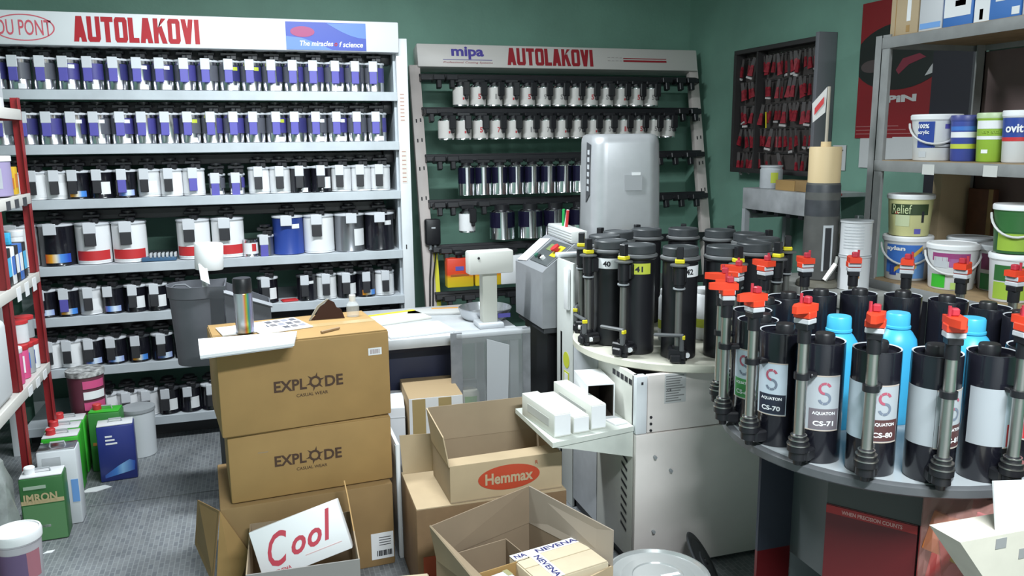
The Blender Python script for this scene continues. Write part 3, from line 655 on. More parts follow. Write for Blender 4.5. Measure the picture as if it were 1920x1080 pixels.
# labelled canister
r2 = .057
bb = MB().lathe([(r2-.002, 0), (r2, .003), (r2, .306), (r2-.0015, .310), (r2-.004, .309), (r2-.005, .298), (.0001, .297)], 32).mesh('canister_body')
brim = MB().lathe([(r2-.0035, .3085), (r2-.0005, .311), (r2-.0045, .3095)], 32, cap=False).mesh('rim')
bcap = MB().lathe([(.0245, .296), (.0245, .322), (.022, .327), (.0001, .327)], 18, Matrix.Translation((.0, .012, 0))).mesh('cap')
bpy_ = -r2-.033
btube = MB().cyl(.0135, .080, .338, 18, 0, bpy_).mesh('pump_tube')
bhead = MB().cyl(.0165, .318, .372, 16, 0, bpy_).bbox(-.017, .017, bpy_-.017, bpy_+.017, .352, .368, .002, 1).mesh('pump_head')
bblk = MB().bbox(-.021, .021, bpy_-.018, bpy_+.018, .368, .381, .002, 1).bbox(-.021, .021, bpy_-.018, bpy_+.018, .384, .398, .002, 1).mesh('grey_block')
bred = MB().prism([(-.006, -.052), (.006, -.052), (.019, -.022), (.019, .026), (-.019, .026), (-.019, -.022)], .398, .416, Matrix.Translation((0, bpy_, 0))).bbox(-.022, .022, bpy_-.019, bpy_+.016, .382, .400, .002, 1).mesh('red_valve')
bknob = MB().bbox(-.009, .009, bpy_-.002, bpy_+.016, .416, .434, .003, 1).cyl(.004, .416, .440, 8, -.013, bpy_).mesh('valve_knob')
bclamp = MB().cyl(.0195, .226, .242, 16, 0, bpy_).bbox(-.010, .022, bpy_+.01, -r2+.004, .228, .240, .003, 1).mesh('clamp')
bbase = MB().lathe([(.014, .084), (.019, .080), (.019, .070), (.024, .068), (.024, .058), (.027, .055), (.027, .040), (.022, .036), (.022, .018), (.012, .014), (.010, .002), (.0001, .001)], 18, Matrix.Translation((0, bpy_, 0))).bbox(-.026, .026, bpy_+.004, -r2+.01, .012, .044, .005, 1).mesh('pump_base')
brng = MB()
for z, q in ((.0685, .0245), (.0555, .0275), (.0785, .0195)): brng.lathe([(q-.002, z), (q+.0006, z), (q+.0006, z+.0028), (q-.002, z+.0028)], 18, Matrix.Translation((0, bpy_, 0)))
brng = brng.mesh('steel_rings')
LBLK = {}
def arc_pts(cx, cz, rr, a0, a1, w_, n=10):
    q = []
    for i in range(n+1):
        a = R(a0+(a1-a0)*i/n); q.append(((cx+(rr+w_)*math.cos(a), cz+(rr+w_)*math.sin(a)), (cx+(rr-w_)*math.cos(a), cz+(rr-w_)*math.sin(a))))
    return q
def arc_mesh(arcs, rad):
    m = MB()
    for q in arcs:
        vs = []
        for (o_, i_) in q:
            for (x, z) in (o_, i_): vs.append(((rad)*math.sin(x/rad), -rad*math.cos(x/rad), z))
        m.add(vs, [(2*i, 2*i+1, 2*i+3, 2*i+2) for i in range(len(q)-1)])
    return m.mesh('emblem', False)
RL = r2+.0018
sem_red = arc_mesh([arc_pts(0, .199, .013, 20, 72, .0032), arc_pts(0, .199, .013, 78, 132, .0032), arc_pts(0, .199, .013, 138, 268, .0032, 14)], RL)
sem_gry = arc_mesh([arc_pts(0, .173, .013, 92, -50, .0032, 14), arc_pts(0, .173, .013, -56, -106, .0032), arc_pts(0, .173, .013, -112, -165, .0032)], RL)
lab = MB().patch(r2+.0005, -.044, .040, .088, .232, 12).mesh('label')
blk = MB().patch(r2+.0011, -.036, .038, .092, .146, 10).mesh('label_block')
edg = MB().patch(r2+.0009, -.044, .040, .229, .232, 12).patch(r2+.0009, -.044, .040, .088, .0905, 12).mesh('label_edge')
EDG = mat('edge_print', (.50, .42, .36), .5); EMR = mat('emblem_red_dull', (.42, .09, .14), .5); EMG = mat('emblem_grey', (.17, .20, .26), .5)
GREYLAB = mat('label_grey', (.40, .43, .46), .45)
BLAB = {183: ('70', mat('block_navy', (.02, .025, .045), .5), 'CS-70', LABELB, .032), 203: ('71', mat('block_plum', (.16, .14, .16), .5), 'CS-71', GREYLAB, .041), -137: ('80', mat('block_brown', (.09, .035, .035), .5), 'CS-80', GREYLAB, .031),
        -117: ('x', MATS['block_brown'], 'CS-81', GREYLAB, .031), -97: ('y', REDP, 'CS-82', LABELB, .042), 163: ('g', mat('block_green', (.06, .30, .08), .5), 'CS-63', LABELB, .038), -77: ('z', REDP, 'CS-83', LABELB, -.03)}
nm = {183: 'black glossy canister with navy label CS-70', 203: 'black glossy canister with plum grey label CS-71', -137: 'black glossy canister with brown label CS-80 at turntable front',
      -117: 'black glossy canister second right of the plum grey label CS-71', -97: 'black glossy canister with plain pale label and red corner print', 163: 'black glossy canister with green label behind CS-70', -77: 'black glossy canister at right picture edge on the turntable'}
k = 0
for i in range(18):
    a = -137+20*i; key = a if a in BLAB else None
    if a > 180 and a in BLAB: key = a
    lb = nm[key] if key is not None else 'black glossy canister, %s counting clockwise around the turntable from behind the green label' % ORD[(143-a)//20 if a <= 143 else 0]
    t = thing('canister', lb, 'canister', (BC[0]+.38*math.cos(R(a)), BC[1]+.38*math.sin(R(a)), BZ+.001), R(a)+PI/2, 'labelled black canisters on the grey turntable')
    ob('body', bb, BLACKG, t); ob('rim', brim, LGREY, t); ob('cap', bcap, BLACK, t)
    p = ob('pump', bhead, BLACK, t); ob('pump_tube', btube, STEEL, p); ob('clamp', bclamp, BLACK, p); ob('pump_base', bbase, BLACK, p); ob('steel_rings', brng, STEEL, p)
    v = ob('valve', bred, ORED, t); ob('valve_knob', bknob, mat('knob_red', (.42, .03, .05), .45), v); ob('grey_block', bblk, LGREY, v)
    if key is not None:
        _, bm_, code, lm, off = BLAB[key]
        l = ob('label', lab, lm, t, rot=(0, 0, off/r2)); ob('label_edge', edg, EDG, l); ob('label_block', blk, bm_, l)
        ob('emblem_red', sem_red, EMR, l); ob('emblem_grey', sem_gry, EMG, l)
        if key in (183, 203, -137, 163, -117): curved_text('AQUATON', PAPER, l, r2+.0008, 0, .134, .056, .0095, bold=.03); curved_text(code, PAPER, l, r2+.0008, 0, .108, .050, .013, bold=.03)
        if key in (-137, -117, -97):
            ob('side_label', MB().patch(r2+.0003, -.042, .042, .092, .232, 12), LABELB if key == -137 else GREYLAB, t, rot=(0, 0, {-137: -.050, -117: -.055, -97: -.042}[key]/r2))
for (x, y, lb) in ((1.555, 2.85, 'white jar with yellow band glimpsed between canisters numbered 41 and 42'), (1.70, 2.83, 'white jar with yellow band inside the cream carousel, right one')):
    t = thing('white_jar', lb, 'jar', (x, y, AZ+.001)); ob('body', MB().lathe([(.046, 0), (.048, .004), (.048, .17), (.04, .185), (.0001, .185)], 22), PAPER, t); ob('yellow_band', MB().lathe([(.0484, .05), (.0484, .085)], 22, cap=False), LIME, t); ob('lid', MB().lathe([(.040, .183), (.042, .187), (.042, .205), (.0001, .207)], 20), PAPER, t)
# clear blue bottles in the middle of the turntable
bot = MB().lathe([(.052, 0), (.056, .006), (.056, .225), (.053, .245), (.040, .266), (.032, .274), (.032, .285), (.0001, .285)], 28).mesh('bottle_body')
cp = MB().lathe([(.0355, .277), (.0355, .283), (.033, .285), (.0325, .316), (.030, .320), (.0001, .320)], 28).mesh('bottle_cap')
for (x, y, lb) in ((1.55, 1.865, 'light blue plastic bottle behind the canister labelled CS-71'), (1.735, 1.845, 'light blue plastic bottle standing in the middle of the turntable'), (1.875, 1.72, 'light blue plastic bottle mostly hidden at the right of the turntable')):
    t = thing('bottle', lb, 'bottle', (x, y, BZ+.001), group='light blue bottles on the turntable')
    ob('body', bot, CYAN, t); ob('cap', cp, mat('cap_cyan', (.07, .50, .78), .35), t)

# ------------------------------------------------------------------ cartons
def open_carton(t, W, D, H, th, outside, inside, front=True, right=True, left=True):
    """four walls and a bottom, local x across, y from the front wall to the back wall"""
    ob('bottom', B(0, W, 0, D, 0, th), inside, t)
    if front: ob('front_wall', B(0, W, 0, th, th, H), outside, t)
    ob('back_wall', B(0, W, D-th, D, th, H), inside, t)
    if left: ob('left_wall', B(0, th, th, D-th, th, H), inside, t)
    if right: ob('right_wall', B(W-th, W, th, D-th, th, H), inside, t)
def carton(t, W, D, H, m, bev=.006):
    """closed carton: body, top flaps with a joint and tape"""
    b = ob('body', MB().bbox(0, W, 0, D, 0, H-.004, bev, 2), m, t)
    ob('top_flap', B(.004, W-.004, .003, D/2-.002, H-.005, H, .001), m, t)
    ob('top_flap', B(.004, W-.004, D/2+.002, D-.003, H-.005, H, .001), m, t)
    return b
def gear_logo_print(t, W, cx, cz, w_=.245):
    s = w_/.245; y = -.0012
    k = dict(bold=.028)
    lettering('EXPL', INK, t, (cx-.064*s, y, cz), .112*s, .040*s, **k); lettering('DE', INK, t, (cx+.088*s, y, cz), .064*s, .040*s, **k)
    m = MB(); n = 36; vs = []
    for i in range(n):
        a = 2*PI*i/n; spike = 1.0 if i % 6 else 1.7
        vs += [((.0205)*spike*s*math.cos(a+.3), .0205*spike*s*math.sin(a+.3), 0), (.0125*s*math.cos(a+.3), .0125*s*math.sin(a+.3), 0)]
    m.add(vs, [(2*i, 2*((i+1) % n), 2*((i+1) % n)+1, 2*i+1) for i in range(n)])
    ob('gear_letter', m.mesh('gear', False), INK, t, (cx+.022*s, y, cz+.003), FX)
    lettering('CASUAL WEAR', INK, t, (cx+.01, y, cz-.040*s), .110*s, .0115*s, bold=.01)
DCARD = mat('cardboard_dark', (.29, .18, .075), .75, noise=.12, nscale=6)
t = thing('carton', 'large sagging brown carton on the floor below the two lettered cartons', 'carton', (-.205, 2.865, 0), R(3.2))
ob('body', MB().bbox(.02, .635, .0, .44, 0, .328, .006), DCARD, t)
ob('loose_flap', MB().sheet([(.02, 0, .325), (-.05, .10, .335), (-.075, .20, .12), (-.02, -.01, .06)], .004), DCARD, t)
ob('loose_flap', MB().sheet([(.02, -.002, .326), (-.012, -.02, .05), (.05, -.035, .02), (.11, -.006, .15)], .003), CARD, t)
l = ob('shipping_label', B(.545, .63, -.0016, 0, .03, .135), PAPER, t)
for i in range(10): ob('barcode_bar', B(.566+i*.006, .569+i*.006+(.002 if i % 3 else 0), -.0024, -.0015, .042, .064), BINK, l)
for i in range(4): ob('print_line', B(.575, .62, -.0024, -.0015, .085+i*.01, .0875+i*.01), BINK, l)
t = thing('carton', 'lower brown carton with dark gear logo, second of the tall stack', 'carton', (-.145, 2.89, .332), R(4.3))
carton(t, .583, .38, .25, CARD); gear_logo_print(t, .583, .275, .135)
ob('tear', B(.10, .135, -.0012, 0, .175, .178), CARDIN, t)
t = thing('carton', 'upper brown carton with dark gear logo, topmost of the tall stack', 'carton', (-.158, 2.868, .586), R(7))
carton(t, .604, .385, .325, CARD); gear_logo_print(t, .604, .305, .160, .25)
l = ob('barcode_sticker', B(.525, .575, -.0014, 0, .235, .262), PAPER, t)
for i in range(8): ob('barcode_bar', B(.532+i*.0046, .5345+i*.0046, -.0022, -.0013, .240, .257), mat('bar_ink', (.35, .25, .25), .6), l)
ob('tape', B(.30, .60, .165, .215, .3251, .3258), mat('packing_tape', (.50, .36, .18), .2), t)
t = thing('white_board', 'narrow white board standing upright beside the carton stack', 'board', (.452, 2.93, 0))
ob('board', B(0, .014, 0, .30, 0, .465, .002), PAPER, t); ob('edge_fold', B(-.003, .0, .0, .02, .01, .46), LGREY, t)
# grey holder carton with the white box
t = thing('carton', 'small open grey brown carton holding the white box with red lettering', 'carton', (-.10, 2.475, 0), R(-2))
open_carton(t, .35, .36, .275, .004, mat('carton_greyish', (.26, .25, .24), .7), CARDIN)
ob('side_flap', MB().sheet([(.346, .20, .275), (.346, .355, .275), (.330, .36, .395), (.336, .30, .36)], .004), CARD, t)
t = thing('white_box', 'white cardboard box with large red script lettering lying tilted in open carton', 'box', (.082, 2.66, .275))
t.rotation_euler = Euler((R(-22), R(-16), R(-3)), 'XYZ')
ob('body', B(-.150, .150, -.045, .035, -.085, .085, .003), PAPER, t)
CR = mat('script_red', (.52, .05, .08), .5)
lettering('C', CR, t, (-.075, -.0462, .003), .080, .108, shear=.5, bold=.012); lettering('o', CR, t, (-.010, -.0462, -.010), .054, .056, shear=.5, bold=.025); lettering('o', CR, t, (.046, -.0462, -.006), .054, .056, shear=.5, bold=.025); lettering('l', CR, t, (.096, -.0462, .020), .044, .098, shear=.5, bold=.03)
lettering('NEVENA', CR, t, (-.082, -.0462, -.066), .058, .011, bold=.02)
ob('print_line', B(.0, .125, -.0458, -.045, -.052, -.049), mat('pale_red', (.62, .42, .42), .6), t)
# open tray carton on a plain carton
t = thing('carton', 'plain pale carton with shaded side under the open carton with red oval', 'carton', (.462, 2.60, 0), R(-1))
ob('body', MB().bbox(0, .55, 0, .34, 0, .345, .004), mat('carton_shaded', (.20, .12, .06), .75, noise=.1), t)  # darker than the top: the shadow on the front is put into the colour
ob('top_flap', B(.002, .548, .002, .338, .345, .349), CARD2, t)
ob('back_flap', MB().sheet([(.005, .32, .349), (.145, .32, .349), (.142, .342, .49), (.0, .345, .495)], .004), CARD2, t)
ob('red_print', B(.02, .10, -.0012, 0, .03, .17), mat('red_brown_print', (.36, .07, .03), .6), t)
t = thing('carton', 'open pale carton with white lettering in a red oval on its front', 'carton', (.585, 2.605, .3505), R(0.8))
open_carton(t, .415, .27, .135, .004, CARD2, CARDIN)
ob('back_flap', MB().sheet([(.0, .268, .135), (.415, .268, .135), (.40, .285, .262), (-.01, .285, .262)], .004), CARDIN, t)
ob('left_flap', MB().sheet([(.0, .27, .135), (.0, .0, .135), (-.012, .03, .235), (-.014, .28, .262)], .004), CARD2, t)
ob('front_flap', MB().sheet([(.0, .0, .133), (.415, .0, .133), (.405, .11, .120), (.01, .10, .120)], .004), CARD2, t)
OV = MB(); OV.prism([(.115*math.cos(2*PI*i/40), .046*math.sin(2*PI*i/40)) for i in range(40)], 0, .0006)
OVR = mat('oval_red', (.46, .055, .02), .6)
ob('red_oval', OV, OVR, t, (.215, -.0006, .070), FX); lettering('Hemmax', CARD2, t, (.215, -.0022, .070), .178, .042, bold=.03)
lettering('R', OVR, t, (.318, -.0022, .112), .010)
# front open carton and its contents
c3 = Matrix.Translation((.640, 2.02, 0)) @ Matrix.Rotation(R(23), 4, 'Z')
def c3p(x, y, z): return tuple(c3 @ Vector((x, y, z)))
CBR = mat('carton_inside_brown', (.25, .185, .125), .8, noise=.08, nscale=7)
t = thing('carton', 'big open carton in front, flaps up, filled with smaller boxes', 'carton', c3p(0, 0, 0), R(23))
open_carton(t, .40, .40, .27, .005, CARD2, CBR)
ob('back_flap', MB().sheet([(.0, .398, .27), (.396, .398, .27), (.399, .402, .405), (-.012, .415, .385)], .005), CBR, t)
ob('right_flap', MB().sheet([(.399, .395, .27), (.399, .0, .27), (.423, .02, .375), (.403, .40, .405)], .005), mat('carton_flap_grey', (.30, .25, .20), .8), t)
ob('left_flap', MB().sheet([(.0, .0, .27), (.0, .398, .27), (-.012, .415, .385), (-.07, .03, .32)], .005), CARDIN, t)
t = thing('small_box', 'small open brown box inside the big front carton', 'box', c3p(.022, .215, .006), R(13))
open_carton(t, .19, .15, .285, .003, CARD, CBR)
t = thing('small_box', 'small box with blue white printed label beside the taped carton', 'box', c3p(.012, .105, .006), R(17))
carton(t, .10, .095, .275, CARD2, .003); ob('label', B(.01, .095, .01, .09, .2755, .2762), mat('label_lilac', (.55, .58, .66), .5), t); ob('green_patch', B(.08, .098, .06, .094, .2762, .277), mat('patch_olive', (.30, .28, .14), .6), t)
t = thing('taped_carton', 'cream carton with white printed tape inside the big front carton', 'carton', c3p(.132, .052, .006), R(12))
carton(t, .255, .185, .285, mat('carton_cream', (.58, .49, .35), .75, noise=.05), .003)
tp = ob('printed_tape', B(.0, .255, .150, .185, .2855, .2862), PAPER, t); lettering('NEVENA', NAVY, tp, (.165, .167, .2866), .155, .022, rot=(0, 0, 0), bold=.03); lettering('NA', NAVY, tp, (.03, .167, .2866), .042, .022, rot=(0, 0, 0), bold=.03)
tp = ob('printed_tape', B(.055, .092, .0, .150, .2855, .2862), PAPER, t); lettering('NEVENA', NAVY, tp, (.0735, .072, .2866), .14, .022, rot=(0, 0, -PI/2), bold=.03)
t = thing('small_box', 'cream carton flap low between the white box and big front carton', 'carton', (.335, 2.30, 0), R(-8))
carton(t, .115, .22, .165, MATS['carton_cream'], .003)

# ------------------------------------------------------------------ things on the tall stack
ZT = .9125
t = thing('envelope_pad', 'thick white pad overhanging the front left corner of top carton', 'paper pad', (-.215, 2.925, ZT), R(-12))
ob('cover', MB().sheet([(0, 0, .012), (.06, -.20, .004), (.335, -.075, .004), (.32, .08, .010)], .010), PAPER, t)
ob('edge', MB().sheet([(.004, 0, .0), (.06, -.196, .0), (.33, -.074, .0), (.315, .075, .0)], .003), LGREY, t)
t = thing('paper_sheet', 'blank white sheet under the spray can on top carton', 'paper', (-.14, 3.03, ZT+.0), R(12))
ob('sheet', B(0, .17, 0, .14, 0, .004), PAPER, t)
t = thing('swatch_sheet', 'white sheet printed with rows of dark swatches on top carton', 'paper', (-.01, 3.01, ZT+.0), R(18))
ob('sheet', B(0, .20, .0, .20, 0, .003), PAPER, t)
for i in range(6):
    for j in range(3):
        if j or i > 2: ob('swatch', B(.012+i*.031, .036+i*.031, .035+j*.055, .075+j*.055, .003, .0034), [mat('sw_a', (.10, .10, .12), .6), mat('sw_b', (.25, .25, .30), .6), mat('sw_c', (.16, .15, .16), .6)][(i*2+j) % 3], t)
HOLO = ramp_mat('holographic_foil', [(0, (.35, .36, .42)), (.25, (.6, .6, .65)), (.45, (.45, .50, .55)), (.58, (.60, .18, .04)), (.66, (.45, .50, .05)), (.74, (.05, .45, .35)), (.84, (.30, .30, .50)), (1, (.25, .25, .32))], 0, -.033, .033, rough=.2, metal=.55)
t = thing('spray_can', 'silver holographic spray can with black cap standing on the top carton', 'spray can', (-.062, 3.05, ZT+.0055))
ob('body', MB().lathe([(.030, 0), (.0325, .003), (.0325, .142), (.031, .146), (.029, .150), (.0001, .150)], 28), HOLO, t)
ob('cap', MB().lathe([(.0325, .147), (.0335, .150), (.0325, .196), (.030, .200), (.0001, .200)], 28), BLACK, t)
t = thing('small_bottle', 'small clear plastic bottle with white cap behind the top carton corner', 'bottle', (.345, 3.22, ZT))
ob('body', MB().lathe([(.024, 0), (.025, .003), (.025, .045), (.012, .062), (.0001, .062)], 18), GLASSY, t); ob('cap', MB().lathe([(.012, .060), (.013, .064), (.013, .085), (.0001, .086)], 14), PAPER, t)
t = thing('torn_board', 'dark brown torn cardboard piece sticking up behind the top carton', 'cardboard', (.18, 3.20, ZT-.0))
ob('sheet', MB().prism([(0, 0), (.13, 0), (.118, .035), (.10, .045), (.092, .065), (.07, .078), (.055, .062), (.035, .05), (.02, .02)], 0, .006, Matrix.Rotation(PI/2, 4, 'X')), mat('torn_brown', (.045, .018, .012), .9), t)
ob('torn_edge', MB().prism([(.0, 0), (.035, .05), (.07, .078), (.064, .08), (.026, .055), (-.008, .0)], -.0005, .0065, Matrix.Rotation(PI/2, 4, 'X')), mat('torn_pale', (.35, .33, .28), .9), t)
t = thing('brown_brush', 'thin brown stick lying across the front edge of the top carton', 'stick', (.20, 2.955, ZT), R(35))
ob('shaft', MB().rod((0, 0, .005), (.085, 0, .005), .005, 6), mat('stick_brown', (.30, .20, .11), .7), t)
# grey waste bin with paper roll, on a stool behind the stack
t = thing('stool', 'grey metal stool hidden behind the carton stack under the grey bin', 'stool', (-.02, 3.70, 0))
ob('seat', B(-.20, .20, -.17, .17, .625, .655, .006), DARKG, t)
for sx in (-1, 1):
    for sy_ in (-1, 1): ob('leg', B(sx*.17-.015, sx*.17+.015, sy_*.14-.015, sy_*.14+.015, 0, .625), DARKG, t)
t = thing('grey_bin', 'grey plastic bin with open rim and side hopper behind the carton stack', 'bin', (-.262, 3.70, .656))
BING = mat('bin_grey', (.115, .12, .138), .5, noise=.06)
m = MB(); outer = []; 
def dshape(s):
    return [(.118*s*math.cos(R(a)), .105*s*math.sin(R(a))) for a in range(60, 301, 12)]+[(.118*s, -.105*s), (.118*s, .105*s)]
lay = [(0, .82), (.01, .83), (.29, .95), (.295, 1.0), (.335, 1.02), (.345, 1.03), (.345, .98), (.30, .93), (.03, .80)]
vs = []; fs = []; k = len(dshape(1))
for z, s in lay: vs += [(x, y, z) for x, y in dshape(s)]
for j in range(len(lay)-1):
    for i in range(k): fs.append((j*k+i, j*k+(i+1) % k, (j+1)*k+(i+1) % k, (j+1)*k+i))
fs += [tuple(range(k-1, -1, -1)), tuple((len(lay)-1)*k+i for i in range(k))]
ob('bucket', m.add(vs, fs), BING, t)
h = ob('hopper', MB().sheet([(.115, -.10, .0), (.30, -.10, .0), (.30, -.10, .245), (.115, -.10, .315)], .006).box(.115, .30, -.10, .10, 0, .008).box(.294, .30, -.10, .10, 0, .245).sheet([(.115, .10, .0), (.30, .10, .0), (.30, .10, .245), (.115, .10, .33)], .006), BING, t)
ob('hopper_rim', MB().sheet([(.112, -.112, .312), (.305, -.112, .240), (.305, -.098, .252), (.112, -.098, .324)], .008), GREY, h)
ob('wire_handle', MB().tube([(-.10, -.03, .335), (-.08, -.04, .350), (-.04, -.05, .352), (-.01, -.06, .33), (.0, -.06, .27)], .004, 6), GREY, t)
ob('white_dot', MB().lathe([(.0001, 0), (.009, 0), (.009, .002), (.0001, .002)], 12), PAPER, h, (.17, -.1065, .20), FX)
t = thing('paper_roll', 'white paper roll on a white stick standing in the grey bin', 'paper roll', (-.222, 3.66, .686))
ob('stick', MB().sheet([(-.012, -.058, .345), (.022, -.066, .325), (.015, -.05, .400), (-.019, -.042, .41)], .006).box(-.012, .012, -.02, .0, -.0, .40), PAPER, t)
ob('roll', MB().lathe([(.015, .385), (.056, .382), (.058, .388), (.058, .486), (.055, .492), (.018, .490), (.016, .484), (.015, .385)], 28), mat('tissue_white', (.84, .85, .86), .8), t, rot=(0, R(3), 0))

# ------------------------------------------------------------------ worktable with scale
t = thing('work_table', 'grey metal work table strewn with papers between the two racks', 'table', (0, 0, 0))
TBL = mat('table_metal', (.50, .52, .54), .35, noise=.12, nscale=8)
ob('top', B(.46, 1.12, 3.44, 4.10, .70, .745, .004), TBL, t)
for x in (.47, 1.07):
    for y in (3.45, 4.05): ob('leg', B(x, x+.04, y, y+.04, 0, .70), LGREY, t)
ob('stretcher', B(.49, 1.09, 4.06, 4.08, .30, .34), LGREY, t)
for i, (x, y, rz, w_, d_, m, lb) in enumerate([(.66, 3.58, 8, .30, .21, PAPER, 'white sheets piled on the front of the work table'), (.62, 3.86, 16, .28, .20, mat('paper_yellowish', (.72, .72, .66), .7), 'off-white sheet with yellow edge at the back of work table'), (.86, 3.93, -12, .34, .12, mat('newsprint', (.48, .48, .47), .8), 'folded grey newspaper lying behind the white sheets')]):
    q = thing('paper_sheet', lb, 'paper', (x, y, .7455), R(rz)); ob('sheet', B(-w_/2, w_/2, -d_/2, d_/2, 0, .012, .002), m, q)
    if i == 1: ob('yellow_edge', B(-w_/2, w_/2, d_/2-.03, d_/2, .012, .013), YEL, q)
    if i == 2: ob('orange_edge', B(-.05, w_/2, d_/2-.025, d_/2, .012, .013), mat('edge_orange', (.65, .30, .05), .6), q)
t = thing('scale', 'beige electronic scale with display box on a tall post at the table', 'scale', (1.0, 3.53, 0))
SCB = mat('scale_beige', (.56, .56, .50), .45)
ob('display_box', B(-.105, .105, -.035, .035, 1.0, 1.105, .008), mat('scale_white', (.62, .62, .59), .4), t, rot=(0, 0, R(2)))
ob('post', B(-.034, .036, .0, .06, .746, 1.005, .006), SCB, t)
ob('post_foot', B(-.06, .06, -.03, .09, .7455, .77, .008), LGREY, t)
ob('weighing_pan', MB().lathe([(.10, .7455), (.115, .76), (.13, .80), (.125, .803), (.11, .765), (.0001, .76)], 28), mat('pan_metal', (.52, .53, .55), .25, metal=.8), t, (.03, .20, 0))
ob('pan_label', B(.06, .12, .075, .078, .77, .79), PURPLE, t)
ob('screw', MB().cyl(.006, 0, .004, 8), BINK, t, (-.06, -.035, 1.075), FX)
t = thing('acrylic_box', 'scratched clear acrylic cover with grey strips standing before the work table', 'cover', (0, 0, 0))
for x in (.775, 1.105): ob('grey_strip', B(x, x+(.05 if x < 1 else .035), 3.37, 3.38, .30, .77), mat('strip_grey', (.22, .23, .25), .45, noise=.2), t)
ob('front_pane', B(.82, 1.105, 3.372, 3.376, .28, .745), mat('acrylic_scratched', (.40, .43, .44), .25, alpha=.35), t)
ob('centre_panel', MB().sheet([(.93, 3.364, .33), (1.025, 3.364, .33), (1.038, 3.364, .70), (.935, 3.364, .735)], .005), mat('panel_pale', (.48, .50, .53), .45), t)
ob('top_frame', B(.80, 1.14, 3.365, 3.43, .745, .765, .003), FROST, t)
ob('base', B(.78, 1.14, 3.36, 3.42, .0, .28), mat('base_grey', (.30, .31, .32), .6), t)
t = thing('spray_tub', 'green labelled tub seen through the scratched acrylic cover', 'tub', (.875, 3.47, .0))
ob('tub', MB().lathe([(.045, .28), (.05, .30), (.05, .46), (.04, .48), (.0001, .48)], 18), mat('tub_pale', (.55, .53, .44), .5), t); ob('green_label', MB().patch(.0505, -.03, .03, .38, .46, 8), mat('label_green', (.25, .55, .08), .5), t); ob('foot', B(-.05, .05, -.04, .05, 0, .29), DARKG, t)
t = thing('navy_box', 'dark navy box on the shelf space under the work table', 'box', (.53, 3.56, .0))
ob('body', B(0, .32, .0, .30, .30, .69, .006), mat('navy_box', (.012, .016, .045), .5), t); ob('lid_edge', B(-.004, .324, -.004, .0, .655, .69), mat('navy_box', (0, 0, 0)), t); ob('foot', B(.02, .30, .02, .28, 0, .30), DARKG, t)
t = thing('taped_box', 'white fronted brown box with tan tape in front of navy box', 'box', (.555, 3.22, .0), R(-3))
ob('body', MB().bbox(0, .23, 0, .30, 0, .545, .004), mat('box_brown_top', (.33, .235, .13), .75), t)
ob('white_front', B(.002, .228, -.002, .0, .37, .543), PAPER, t)
for x in (.015, .125): ob('tape', B(x, x+.055, -.003, -.002, .375 if x < .1 else .44, .54), mat('tape_tan', (.42, .31, .14), .4), t)
t = thing('white_box', 'plain white box squeezed between the carton stack and taped box', 'box', (.475, 3.26, 0), R(-8))
ob('body', B(0, .07, 0, .25, 0, .50, .004), mat('box_white_grey', (.60, .62, .66), .6), t); ob('lid_line', B(-.001, .071, -.002, 0, .455, .459), LGREY, t)

# ------------------------------------------------------------------ bracket shelf with white boxes on the machine's left side
t = thing('bracket_shelf', 'pale bracket shelf projecting from the left side of cream machine', 'shelf', (0, 0, 0))
PAL = mat('pale_green_white', (.60, .63, .58), .45, noise=.06)
ob('board', MB().prism([(.905, 2.86), (.915, 2.475), (1.248, 2.535), (1.248, 2.88)], .562, .580), PAL, t)
ob('gusset', MB().add([(.915, 2.480, .562), (1.248, 2.54, .562), (1.248, 2.54, .462), (1.0, 2.495, .54), (.915, 2.488, .562), (1.248, 2.548, .562), (1.248, 2.548, .462), (1.0, 2.503, .54)], [(0, 3, 2, 1), (4, 5, 6, 7), (0, 1, 5, 4), (1, 2, 6, 5), (2, 3, 7, 6), (3, 0, 4, 7)]), PAL, t)
for i, (x, y, w_, d_, h_, rz, lb) in enumerate([(.935, 2.515, .065, .27, .085, 6, 'long white box nearest the shelf corner beside open carton'), (1.012, 2.53, .062, .30, .062, 4, 'long white box in the middle of the bracket shelf'), (1.085, 2.545, .060, .32, .092, 4, 'long white box nearest the machine on the bracket shelf')]):
    q = thing('long_box', lb, 'box', (x, y, .5805), R(rz), 'long white boxes on the bracket shelf')
    ob('body', B(0, w_, 0, d_, 0, h_, .003), mat('box_ivory', (.68, .69, .64), .6), q); ob('flap', B(.002, w_-.002, -.002, .0, .006, h_-.004), PAPER, q)
    ob('side_print', B(-.001, .0, .04, d_-.05, h_*.35, h_*.7), mat('print_pale', (.50, .51, .49), .6), q)
t = thing('white_box', 'white open ended box standing at the back of bracket shelf', 'box', (1.085, 2.70, .675), R(-8))
t.location = (1.118, 2.66, .5805)
ob('walls', MB().box(0, .105, 0, .20, .0, .004).box(0, .105, 0, .20, .126, .13).box(0, .004, 0, .20, .004, .126).box(.101, .105, 0, .2, .004, .126), PAPER, t)
ob('inside_shade', MB().box(.0042, .1008, .006, .198, .0042, .006).box(.0042, .1008, .006, .198, .124, .1258).box(.0042, .006, .006, .198, .006, .124).box(.099, .1008, .006, .198, .006, .124).box(.0042, .1008, .194, .198, .006, .124), mat('inside_dark', (.05, .035, .028), .8), t)  # dark inner skin paints the shade inside the open box
t = thing('paper_slip', 'small white paper slip on the bracket shelf near machine corner', 'paper', (1.185, 2.56, .5805), R(10))
ob('sheet', B(0, .055, 0, .075, 0, .006), PAPER, t)

